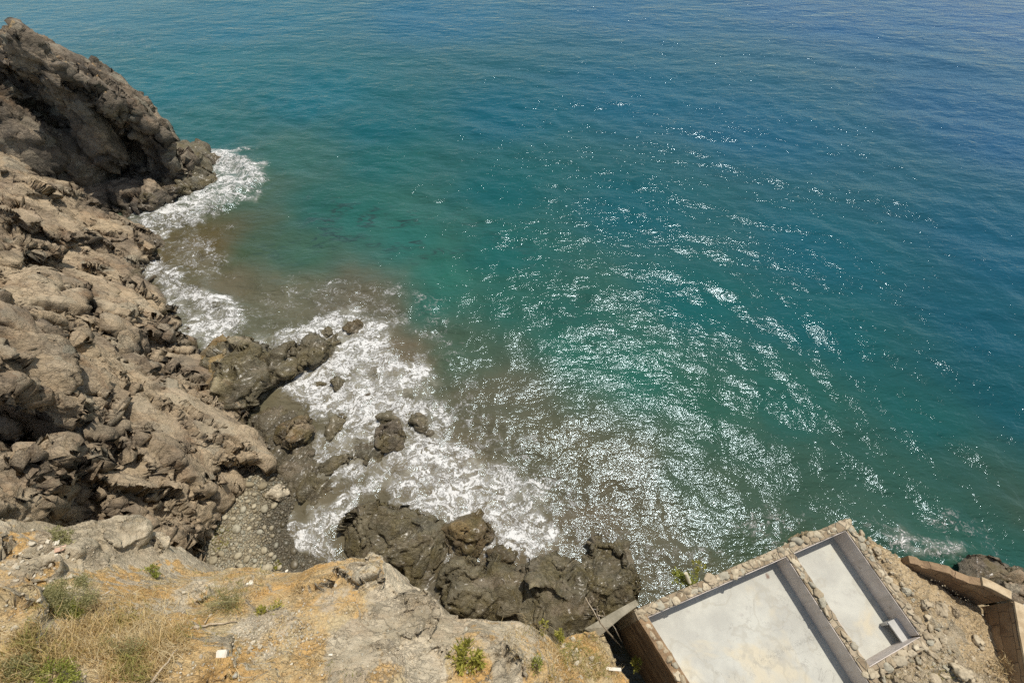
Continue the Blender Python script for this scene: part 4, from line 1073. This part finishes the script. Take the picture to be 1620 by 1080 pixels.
def retaining(pts, tops, bases, th):
    """pts: inner top line; wall thickness th towards outside"""
    bm = bmesh.new(); uv = bm.loops.layers.uv.new('UVMap')
    L_ = [0]
    for a, b in zip(pts[:-1], pts[1:]): L_.append(L_[-1] + (b - a).length)
    rows = []
    for i, p in enumerate(pts):
        d = ((pts[min(i + 1, len(pts) - 1)]) - pts[max(i - 1, 0)]).normalized(); n = Vector((-d.y, d.x))
        q = p + n * th
        rows.append([bm.verts.new((p.x, p.y, bases[i])), bm.verts.new((p.x, p.y, tops[i])), bm.verts.new((q.x, q.y, tops[i])), bm.verts.new((q.x, q.y, bases[i]))])
    for i in range(len(pts) - 1):
        for j in range(4):
            f = bm.faces.new((rows[i][j], rows[i][(j + 1) % 4], rows[i + 1][(j + 1) % 4], rows[i + 1][j]))
            for lp in f.loops:
                k = i if lp.vert in rows[i] else i + 1
                lp[uv].uv = (L_[k], lp.vert.co.z + (th if lp.vert in (rows[k][2],) else 0))
    bm.faces.new(rows[0][::-1]); bm.faces.new(rows[-1])
    bmesh.ops.recalc_face_normals(bm, faces=bm.faces)
    return bm_mesh('wall', bm)
def lerp_path(px, z, step=.3):
    w = [V2(a, b, z) for a, b in px]; out = []
    for a, b in zip(w[:-1], w[1:]):
        n = max(1, int((b - a).length / step))
        out += [a + (b - a) * (i / n) for i in range(n)]
    return out + [w[-1]]
leg1 = lerp_path([(1443, 889), (1490, 902), (1564, 931), (1596, 948)], 5.6)
rr = random.Random(4)
tp = [5.45 + .2 * min(1, i / 6) + (rr.choice([-.25, 0, .02, -.12]) if i < 9 else rr.uniform(-.03, .03)) for i in range(len(leg1))]
part('wall', retaining(leg1, tp, [1.0] * len(leg1), .36), M_BLK, rw)
leg2 = lerp_path([(1600, 951), (1609, 1005), (1623, 1080), (1640, 1150)], 5.6)
part('wall', retaining(leg2, [5.62 + rr.uniform(-.04, .04) for _ in leg2], [1.0] * len(leg2), .34), M_BLK, rw)
for leg, a, b, zz, tt in ((leg1, 9, len(leg1), 5.66, .36), (leg2, 0, len(leg2), 5.67, .34)):
    bm = bmesh.new()
    q = [leg[i] for i in range(a, b)]
    inner = [(p.x, p.y) for p in q]
    outer = []
    for i, p in enumerate(q):
        d = (q[min(i + 1, len(q) - 1)] - q[max(i - 1, 0)]).normalized(); n = Vector((-d.y, d.x)); outer.append((p.x + n.x * (tt + .03), p.y + n.y * (tt + .03)))
    prism_bm(bm, inner + outer[::-1], zz - .0, zz + .09)
    part('coping', bm_mesh('coping', bm), M_TOP, rw)
# pale roof slab beyond the wall corner
bm = bmesh.new(); prism_bm(bm, [xy(*p, 4.6) for p in [(1606, 958), (1660, 948), (1668, 962), (1608, 970)]], 3.9, 4.6)
bmesh.ops.bevel(bm, geom=list(bm.edges), offset=.04, segments=1, affect='EDGES')
tag(link('pale_slab', bm_mesh('pale_slab', bm), noisy_material('whitewash', (.60, .58, .53), (.70, .68, .64), 2, .8, .02)), 'whitewashed slab just outside the retaining wall corner', 'slab')

# ------------------------------------------------------------------ rubble, loose stones and litter
M_STONE = stone_mat('rubble_stone', (.30, .235, .15), (.50, .42, .29), .9)
M_PALE = stone_mat('pale_stone', (.42, .36, .26), (.62, .56, .44), .9)
st_meshes = [facet_rock((1, rng.uniform(.6, .95), rng.uniform(.4, .75)), 400 + i, 3, 12, .6, [((.9, .6, .5), .06, .22, .06)], .05, .5, 0) for i in range(10)]
pale_meshes = [m.copy() for m in st_meshes]
for m in st_meshes: m.materials.append(M_STONE)
for m in pale_meshes: m.materials.append(M_PALE)
def stones(name, poly, n, lo, hi, meshes, label, cat, group, seed, sink=.15):
    r = random.Random(seed); done = []
    for _ in range(n * 6):
        if len(done) >= n: break
        px, py = rand_in(poly, r); p, nn = hit(px, py, 5)
        if p.z < 1: continue
        q = lo * (hi / lo) ** (r.random() ** 2)
        if any((p - a).length < (q + b) * .8 for a, b in done): continue
        done.append((p, q))
        o = bpy.data.objects.new(name, r.choice(meshes)); COL.objects.link(o)
        o.location = p + nn * q * (.35 - sink); o.scale = (q, q * r.uniform(.7, 1.1), q * r.uniform(.6, 1.0))
        o.rotation_euler = (r.uniform(-.4, .4), r.uniform(-.4, .4), r.uniform(0, 6.28))
        tag(o, label, cat, group)
stones('rubble_stone', [(1378, 1062), (1425, 1034), (1474, 1004), (1500, 1010), (1520, 1040), (1500, 1080), (1380, 1085)], 44, .10, .34, st_meshes, 'grey brown rubble stone in the heap below the small room of the ruin', 'rubble', 'rubble below the small room', 1)
stones('rubble_stone', [(1352, 836), (1372, 848), (1440, 935), (1478, 990), (1500, 1000), (1470, 1005), (1425, 945)], 26, .10, .24, st_meshes, 'rubble stone lying along the outside of the ruin right hand wall', 'rubble', 'rubble along the right hand wall', 2)
stones('rubble_stone', [(1450, 945), (1500, 950), (1520, 990), (1590, 1040), (1570, 1080), (1500, 1075), (1470, 990)], 14, .06, .16, st_meshes, 'small stone scattered on the sandy terrace', 'rubble', 'small stones on the terrace', 3)
for px, py, q, lab in [(1490, 965, .34, 'largest grey block of the pair lying in the middle of the sandy terrace'), (1508, 967, .26, 'smaller grey block of the pair lying in the middle of the sandy terrace'), (1461, 953, .28, 'dark block at the terrace side of the ruin right wall'), (1548, 1018, .30, 'square reddish brown block lying near the foot of the retaining wall'), (1474, 1022, .40, 'big rounded rubble stone beside the outer corner of the small room'), (1520, 1066, .50, 'dark rock sticking out of the terrace at the bottom picture edge'), (1432, 934, .24, 'flat stone leaning on the ruin right wall top')]:
    p, nn = hit(px, py, 5)
    me = facet_rock((q, q * .75, q * .6), int(px), 4, 10, .62, [((.5, .35, .3), .04, .10, .03)], .03, .3, 0); me.materials.append(M_STONE)
    o = bpy.data.objects.new('stone_block', me); COL.objects.link(o); o.location = p + nn * q * .3; o.rotation_euler = (0, 0, px)
    tag(o, lab, 'stone')
sl_zone = [(0, 830), (140, 850), (280, 890), (480, 900), (620, 890), (700, 970), (860, 1000), (950, 1010), (980, 1075), (0, 1078)]
stones('loose_stone', sl_zone, 90, .03, .10, pale_meshes, 'small pale stone lying loose on the dirt and rock slope', 'stone', 'loose stones on the slope', 5, .05)
stones('loose_stone', [(50, 850), (130, 870), (110, 920), (30, 930), (0, 890)], 30, .05, .13, pale_meshes, 'flat pale shard of rock lying in the dirt between the upper left boulders', 'stone', 'shards between the upper left boulders', 6, .1)
stones('loose_stone', [(370, 990), (470, 960), (500, 1010), (420, 1040), (365, 1030)], 60, .03, .09, pale_meshes, 'crumbly pale chip on the broken rock hump beside the white block', 'stone', 'chips on the broken rock hump', 7, .05)
stones('loose_stone', [(880, 1010), (930, 1000), (950, 1020), (930, 1075), (870, 1078)], 30, .05, .15, pale_meshes, 'pale stone among the dry grass near the green cloth', 'stone', 'stones by the green cloth', 8, .08)
def boxy(name, px, py, size, rot, label, cat, mat, lift=.4, bev=.02, wear=.02):
    p, nn = hit(px, py, 8)
    bm = bmesh.new(); bmesh.ops.create_cube(bm, size=1.0)
    bm.transform(Matrix.Diagonal((*size, 1)))
    bmesh.ops.bevel(bm, geom=list(bm.edges), offset=bev, segments=2, affect='EDGES')
    bmesh.ops.subdivide_edges(bm, edges=list(bm.edges), cuts=2, use_grid_fill=True)
    me = bm_mesh(name, bm); V = get_v(me); set_v(me, V + wear * np.stack([fbm(V * 4, 2, 1), fbm(V * 4, 2, 2), fbm(V * 4, 2, 3)], 1))
    o = link(name, me, mat); o.location = p + Vector((0, 0, size[2] * lift)); o.rotation_euler = rot
    return tag(o, label, cat)
M_WHITE = noisy_material('weathered_white', (.62, .57, .47), (.74, .70, .60), 4, .85, .02)
M_WOODW = noisy_material('bleached_wood', (.50, .43, .32), (.64, .58, .47), 6, .85, .02)
boxy('masonry_block', 354, 1034, (.30, .24, .26), (.15, .2, .1), 'cream white masonry block lying alone on the slope', 'block', M_WHITE, .35, .03, .04)
boxy('plank', 961, 1057, (1.15, .12, .05), (.05, .03, -.06), 'short white painted plank lying flat below the green cloth', 'plank', M_WHITE, 1.0, .008, .006)
boxy('lath', 163, 942, (.62, .05, .03), (.1, -.25, .42), 'thin bleached wooden lath on the dirt right of the round bush', 'lath', M_WOODW, 2.2, .006, .006)
boxy('tile_shard', 97, 868, (.34, .16, .03), (.2, .1, .4), 'pinkish broken tile on the dirt between the upper left boulders', 'tile', noisy_material('pink_tile', (.55, .36, .26), (.62, .44, .33), 5), 1.5, .006, .01)
boxy('tile_shard', 85, 860, (.40, .14, .03), (.2, .1, .3), 'whitish broken tile just above the pinkish one', 'tile', M_WHITE, 1.5, .006, .01)
boxy('stone_flake', 396, 922, (.26, .2, .12), (.2, .1, .7), 'bright white stone on the slope rim right of the reed clump', 'stone', M_WHITE, .5, .03, .05)
boxy('paper_scrap', 454, 902, (.16, .12, .02), (.2, .3, .7), 'scrap of white litter close to the slope rim', 'litter', M_WHITE, 2.0, .004, .03)
boxy('paper_scrap', 524, 1035, (.12, .09, .02), (.2, .3, .2), 'scrap of white litter on the bare orange soil', 'litter', M_WHITE, 2.0, .004, .03)
# short pipe end on the seaward wall
bm = bmesh.new(); c0 = at(1091, 921, 5.75); c1 = at(1085, 906, 6.15); tube_bm(bm, [c0, c0.lerp(c1, .5), c1], .085, 12)
tag(link('pipe_end', bm_mesh('pipe_end', bm), noisy_material('pipe_cream', (.60, .53, .36), (.66, .60, .44), 3, .6, .005)), 'cream pipe end sticking up from the seaward wall by the green plant', 'pipe')
# crumpled green cloth in the gap beside the ruin
cl_p, _ = hit(984, 1037, 4.0)
X, Y = np.meshgrid(np.linspace(-.42, .42, 40), np.linspace(-.5, .5, 46)); P_ = np.stack([X.ravel(), Y.ravel(), X.ravel() * 0], 1)
rad = np.hypot(P_[:, 0] / .42, P_[:, 1] / .5)
Z = .34 * np.clip(1 - rad ** 2, 0, 1) + .16 * fbm(P_ * 3.4, 4, 21, True) * np.clip(1.15 - rad, 0, 1)
K = np.arange(40 * 46).reshape(46, 40); q = np.stack([K[:-1, :-1], K[:-1, 1:], K[1:, 1:], K[1:, :-1]], -1).reshape(-1, 4); q = q[(rad[q] < 1.0 + .12 * fbm(P_ * 4, 2, 22)[q]).all(1)]
me = np_mesh('cloth', np.stack([X.ravel(), Y.ravel(), Z], 1), q); smooth(me)
sg = NT('green_cloth'); sg.surf(sg.mix(sg.noise(sg.pos(), 6, 4), (.005, .13, .085), (.01, .20, .13)), .6)
o = link('cloth', me, sg.m); md = o.modifiers.new('t', 'SOLIDIFY'); md.thickness = .01
o.location = cl_p + Vector((.05, .05, .12)); tag(o, 'crumpled dark green plastic cloth beside the brown side wall of the ruin', 'cloth')

# ------------------------------------------------------------------ dry sticks
M_STICK = noisy_material('dry_wood', (.34, .26, .17), (.55, .46, .34), 8, .9, .01)
def stick(name, pts, r0_, label, forks=(), cat='branch', lift=.08):
    bm = bmesh.new()
    def path(pp, r):
        P_ = [Vector(p) for p in pp]; out = []
        for a, b in zip(P_[:-1], P_[1:]):
            for k in range(4): out.append(a.lerp(b, k / 4) + Vector((random.uniform(-1, 1), random.uniform(-1, 1), random.uniform(-1, 1))) * .025)
        out.append(P_[-1])
        tube_bm(bm, out, [r * (1 - .7 * i / len(out)) for i in range(len(out))], 6)
    path(pts, r0_)
    for f in forks: path(f, r0_ * .55)
    me = bm_mesh(name, bm); smooth(me)
    return tag(link(name, me, M_STICK), label, cat)
def gp(px, py, up=.1):
    p, n = hit(px, py, 5); return p + Vector((0, 0, up))
a = gp(984, 1024, .2); b = at(950, 985, 6.6); c = at(926, 944, 7.4)
stick('branch', [a, b, c], .045, 'long bleached branch leaning out from the gap beside the ruin over the wet rocks', [[b, at(944, 965, 7.1), at(945, 958, 7.3)], [at(945, 972, 6.9), at(957, 975, 7.0), at(953, 965, 7.3)]])
stick('branch', [gp(985, 1018, .15), at(975, 996, 5.9), at(966, 985, 6.3)], .03, 'second thinner branch crossing beside the long bleached one')
stick('branch', [gp(310, 993), gp(335, 988, .15), gp(378, 983, .12)], .045, 'bare brown branch lying across the orange soil below the reed clump')
stick('branch', [gp(246, 1078, .2), gp(268, 1055, .3), gp(292, 1028, .35)], .04, 'grey dead branch slanting up at the bottom of the grassy slope')
stick('branch', [gp(933, 1053), gp(948, 1046, .15), gp(976, 1041, .2)], .03, 'crooked twig above the white plank', [[gp(949, 1046, .15), gp(950, 1054, .1)]])
stick('branch', [gp(330, 985, .2), at(338, 960, 10.9), at(344, 935, 10.7)], .018, 'tall straight dry stalk left of the reed clump', cat='stalk')
stick('branch', [gp(378, 978, .2), at(370, 955, 10.9), at(360, 935, 10.7)], .016, 'thin dry stalk leaning right of the reed clump', cat='stalk')
stick('branch', [gp(60, 690), gp(85, 692, .3), gp(105, 705, .2)], .04, 'dead root on the cliff ledge', cat='root') if False else None

# ------------------------------------------------------------------ plants
def leaf_mat(name, c1, c2, trans=.25):
    s = NT(name)
    v = s.at('tone')
    col = s.mix(v, c1, c2)
    d = s.n('ShaderNodeBsdfDiffuse', {'Color': col}); t = s.n('ShaderNodeBsdfTranslucent', {'Color': col})
    m = s.n('ShaderNodeMixShader', {0: trans, 1: d, 2: t})
    s.t.links.new(m.outputs[0], s.out.inputs['Surface'])
    return s.m
M_GREY = leaf_mat('grey_green_leaf', (.28, .27, .11), (.52, .49, .27), .45)
M_GREEN = leaf_mat('bright_green_leaf', (.20, .23, .05), (.46, .47, .12), .4)
M_YEL = leaf_mat('yellow_green_leaf', (.26, .26, .05), (.52, .48, .12), .4)
M_STRAW = leaf_mat('dry_straw', (.36, .24, .11), (.68, .56, .33))
M_TWIG = noisy_material('plant_stem', (.20, .14, .08), (.30, .22, .13), 8, .9, .005)
def leaf_tris(C, D, Wd, Ln, r):
    """C: n x 3 bases, D: directions, widths, lengths -> rhombic leaves"""
    n = len(C)
    up = r.normal(size=(n, 3)); sd = np.cross(D, up); sd /= np.linalg.norm(sd, axis=1)[:, None] + 1e-9
    mid = C + D * (Ln * .5)[:, None] + up * (Ln * .04)[:, None]
    V = np.stack([C, mid + sd * Wd[:, None] * .5, C + D * Ln[:, None], mid - sd * Wd[:, None] * .5], 1).reshape(-1, 3)
    return V, np.arange(4 * n).reshape(n, 4)
def shrub(px, py, radii, n, leaf, mat, label, up=.25, seed=1, kind='shrub', at_point=None, clumps=26, cat='bush', spread=1.0):
    r = np.random.default_rng(seed)
    p, nn = hit(px, py, 5) if at_point is None else (at_point, Vector((0, 0, 1)))
    root = empty(kind, p, label, cat)
    rad = np.array(radii)
    cc = r.normal(size=(clumps, 3)); cc /= np.linalg.norm(cc, axis=1)[:, None]; cc *= (r.random(clumps) ** .35)[:, None]; cc[:, 2] = np.abs(cc[:, 2]) * .9 + .05
    cr = r.uniform(.16, .34, clumps)
    idx = r.integers(0, clumps, n)
    o = r.normal(size=(n, 3)) * .55
    C = (cc[idx] + o * cr[idx][:, None]) * rad
    C[:, 2] = np.maximum(C[:, 2], .01)
    D = C / (rad ** 1.0) * .9 + r.normal(size=(n, 3)) * .7 + np.array([0, 0, up]); D /= np.linalg.norm(D, axis=1)[:, None]
    Ln = leaf * r.uniform(.6, 1.4, n); V, F = leaf_tris(C, D, Ln * .38 * spread, Ln, r)
    me = np_mesh('foliage', V + np.array(p), F)
    tone = np.clip(r.normal(.5, .22, n) + (cr[idx] - .25) * 1.5, 0, 1); attr(me, 'tone', np.repeat(tone, 4))
    part('foliage', me, mat, root)
    bm = bmesh.new()
    for k in range(min(clumps, 14)):
        e = cc[k] * rad; tube_bm(bm, [p, p + Vector(e * np.array([.4, .4, .6])), p + Vector(e)], [.02, .012, .004], 5)
    part('stem', bm_mesh('stem', bm), M_TWIG, root)
    return root
shrub(103, 958, (.95, .75, .65), 11000, .055, M_GREY, 'round grey green bush on the upper left of the slope', seed=1)
shrub(112, 975, (.45, .35, .28), 1300, .10, M_GREEN, 'low bright green growth at the foot of the round bush', seed=2, kind='plant', cat='plant', clumps=12)
shrub(735, 1044, (.52, .46, .42), 700, .22, M_YEL, 'fleshy bright green plant growing from the bare pale rock', up=.5, seed=3, kind='succulent', cat='plant', clumps=18, spread=.8)
shrub(1078, 902, (.55, .4, .45), 700, .14, M_GREEN, 'green plant growing on the sea side of the ruin wall, by the pipe end', seed=4, at_point=at(1078, 915, 5.4), kind='plant', cat='plant')
shrub(1100, 893, (.35, .3, .3), 200, .12, M_YEL, 'sparse yellow sprigs right of the green plant on the sea wall', seed=5, at_point=at(1104, 900, 5.5), kind='plant', cat='plant', clumps=8)
shrub(848, 1058, (.36, .4, .5), 420, .08, M_GREEN, 'thin green weed beside the dark angular rock above the dry grass', seed=6, kind='weed', cat='plant', clumps=12)
shrub(886, 985, (.18, .18, .9), 190, .14, M_YEL, 'tall thin yellow green weed standing at the cliff edge before the wet dome rock', seed=7, at_point=at(886, 1004, 6.6), kind='weed', cat='plant', clumps=10)
shrub(862, 988, (.2, .2, .6), 90, .13, M_YEL, 'small sparse weed left of the tall thin one at the cliff edge', seed=8, at_point=at(860, 992, 7.2), kind='weed', cat='plant', clumps=6)
shrub(1008, 1052, (.26, .22, .2), 160, .16, M_YEL, 'yellow green tuft in the shaded gap beside the ruin', seed=9, at_point=at(1006, 1052, 3.2), kind='weed', cat='plant', clumps=8)
shrub(420, 968, (.55, .35, .16), 420, .10, M_YEL, 'low yellowish mat plant right of the reed clump', seed=10, kind='plant', cat='plant', clumps=12)
shrub(240, 908, (.5, .35, .2), 420, .10, M_GREEN, 'low green patch on the dirt under the grey boulders', seed=11, kind='plant', cat='plant', clumps=12)
shrub(18, 1064, (.65, .5, .35), 2200, .06, M_GREY, 'dull green bush in the bottom left corner', seed=12)
shrub(92, 1072, (.5, .4, .32), 1200, .07, M_GREEN, 'bright green plant right of the bush in the bottom left corner', seed=13, kind='plant', cat='plant')
shrub(190, 1030, (.7, .5, .35), 1200, .06, M_GREY, 'olive weed in the middle of the dry grass', seed=15, kind='weed', cat='plant')
shrub(90, 852, (.55, .35, .32), 1100, .09, M_GREY, 'dark grey green cushion plant between the upper left boulders', seed=16, kind='plant', cat='plant')
shrub(440, 893, (.2, .2, .25), 150, .10, M_YEL, 'tiny yellow green sprout on the slope rim above the cobbles', seed=17, kind='weed', cat='plant', clumps=6)
shrub(345, 855, (.7, .8, .10), 350, .08, M_YEL, 'yellow green weeds creeping between the cobbles', seed=18, kind='weed', cat='plant', clumps=22)
shrub(1600, 1066, (.7, .6, .5), 500, .22, M_STRAW, 'grey dry bush at the foot of the retaining wall', seed=19, kind='dry_bush', cat='bush', spread=.35)
shrub(700, 1078, (.4, .3, .3), 260, .13, M_GREEN, 'small green tuft at the bottom edge left of the fleshy plant', seed=20, kind='weed', cat='plant', clumps=8) if False else None
# reed clump: long upright blades
def blades(pts, nrm, Ln, Wd, lean, r):
    n = len(pts)
    D = np.array([0, 0, 1.0]) + lean + r.normal(size=(n, 3)) * .38; D /= np.linalg.norm(D, axis=1)[:, None]
    bend = r.normal(size=(n, 3)) * .35; bend[:, 2] -= .35
    s_ = np.cross(D, r.normal(size=(n, 3))); s_ /= np.linalg.norm(s_, axis=1)[:, None]
    m = pts + D * (Ln * .5)[:, None]; e = pts + D * Ln[:, None] * .92 + bend * Ln[:, None] * .5
    w = (s_ * Wd[:, None] * .5)
    V = np.stack([pts - w, pts + w, m + w * .8, m - w * .8, e + w * .15, e - w * .15], 1).reshape(-1, 3)
    b = np.arange(n)[:, None] * 6
    F = np.concatenate([b + np.array([0, 1, 2, 3]), b + np.array([3, 2, 4, 5])], 1).reshape(-1, 4)
    return V, F
def tuft(px, py, n, rad, ln, mat, label, seed, kind='grass_tuft', cat='grass'):
    r = np.random.default_rng(seed); p, nn = hit(px, py, 6)
    pts = np.array(p) + r.normal(size=(n, 3)) * np.array([rad, rad, .02])
    V, F = blades(pts, nn, ln * r.uniform(.5, 1.2, n), r.uniform(.008, .018, n), np.array([0, .1, 0]), r)
    me = np_mesh(kind, V, F); attr(me, 'tone', np.repeat(r.random(n), 6))
    return tag(link(kind, me, mat), label, cat)
tuft(362, 958, 230, .22, 1.35, M_GREY, 'tall clump of grey green reeds on the slope above the cobble beach', 31, 'reed_clump', 'reeds')
tuft(470, 935, 60, .10, .7, M_STRAW, 'small brown dead tuft on the orange soil right of the reed clump', 32)
tuft(845, 1000, 90, .3, .8, M_STRAW, 'dry straw tuft at the cliff edge above the brown block', 33)
tuft(1600, 1050, 160, .3, .7, M_STRAW, 'dry tuft against the foot of the retaining wall', 34)
# dry grass: nobody could count the blades
r = np.random.default_rng(77); pts, lens = [], []
def sow(poly, n, lo, hi):
    rr_ = random.Random(n)
    for _ in range(n):
        px, py = rand_in(poly, rr_)
        # thin out by a patchy pattern on the ground
        p, nn = hit(px, py, 6)
        if p.z < 4 or fbm(np.array([[p.x * .9, p.y * .9, 0]]), 3, 55)[0] < rr_.uniform(-.45, .25): continue
        pts.append(p[:]); lens.append(rr_.uniform(lo, hi))
sow([(0, 1000), (60, 975), (150, 980), (260, 975), (300, 1000), (265, 1078), (0, 1078)], 8200, .18, .55)
sow([(40, 960), (260, 925), (310, 990), (300, 1040), (180, 1000)], 2400, .15, .45)
sow([(230, 900), (420, 900), (520, 960), (420, 980), (300, 960)], 1300, .12, .4)
sow([(860, 1015), (940, 1005), (985, 1070), (870, 1078)], 2400, .15, .45)
sow([(790, 985), (870, 1000), (850, 1070), (800, 1030)], 500, .15, .4)
sow([(300, 990), (420, 1000), (600, 1078), (260, 1078)], 500, .12, .35)
sow([(1380, 1060), (1500, 1030), (1600, 1060), (1600, 1078), (1380, 1078)], 500, .12, .3)
pts = np.array(pts); lens = np.array(lens)
V, F = blades(pts, None, lens * r.uniform(.7, 1.5, len(pts)), r.uniform(.010, .024, len(pts)), np.array([.05, .25, -.1]), r)
me = np_mesh('dry_grass', V, F)
tn = np.clip(.5 + .9 * fbm(pts * .8, 3, 66) + r.normal(size=len(pts)) * .15, 0, 1); attr(me, 'tone', np.repeat(tn, 6))
gm = NT('grass_blades')
cr_ = gm.mix(gm.ramp(gm.at('tone'), .15, .5), (.32, .32, .10), (.60, .44, .21)); cr_ = gm.mix(gm.ramp(gm.at('tone'), .5, .9), cr_, (.72, .60, .37))
dfn = gm.n('ShaderNodeBsdfDiffuse', {'Color': cr_}); trn = gm.n('ShaderNodeBsdfTranslucent', {'Color': cr_})
gm.t.links.new(gm.n('ShaderNodeMixShader', {0: .25, 1: dfn, 2: trn}).outputs[0], gm.out.inputs['Surface'])
tag(link('dry_grass', me, gm.m), kind='stuff')
# fine gravel on the bare soil
r0 = random.Random(99); tiny = [facet_rock((1, .8, .6), 500 + i, 1, 6, .6, None, 0) for i in range(4)]
vs, fs, tn = [], [], []; off = 0
for poly, n in (([(0, 850), (140, 860), (280, 900), (480, 915), (620, 910), (700, 985), (860, 1010), (980, 1075), (0, 1078)], 1700), ([(360, 985), (480, 960), (520, 1020), (400, 1050)], 700), ([(1345, 835), (1440, 890), (1560, 965), (1580, 1078), (1380, 1078), (1472, 1005)], 1300)):
    for _ in range(n):
        px, py = rand_in(poly, r0); p, nn = hit(px, py, 5)
        if p.z < 3.5: continue
        q = .012 * (4.5 ** (r0.random() ** 2)); m = r0.choice(tiny); V = get_v(m) * q; a = r0.uniform(0, 6.28)
        R = np.array([[math.cos(a), -math.sin(a), 0], [math.sin(a), math.cos(a), 0], [0, 0, 1]])
        vs.append(V @ R.T + np.array(p + nn * q * .3)); fs.append(np.array([list(g_.vertices) for g_ in m.polygons]) + off); off += len(V); tn.append(np.full(len(V), r0.random()))
me = np_mesh('gravel', np.vstack(vs), np.vstack(fs)); attr(me, 'tone', np.concatenate(tn))
tag(link('gravel', me, stone_mat('gravel_stone', (.26, .20, .12), (.60, .53, .40), .9)), kind='stuff')
#END#
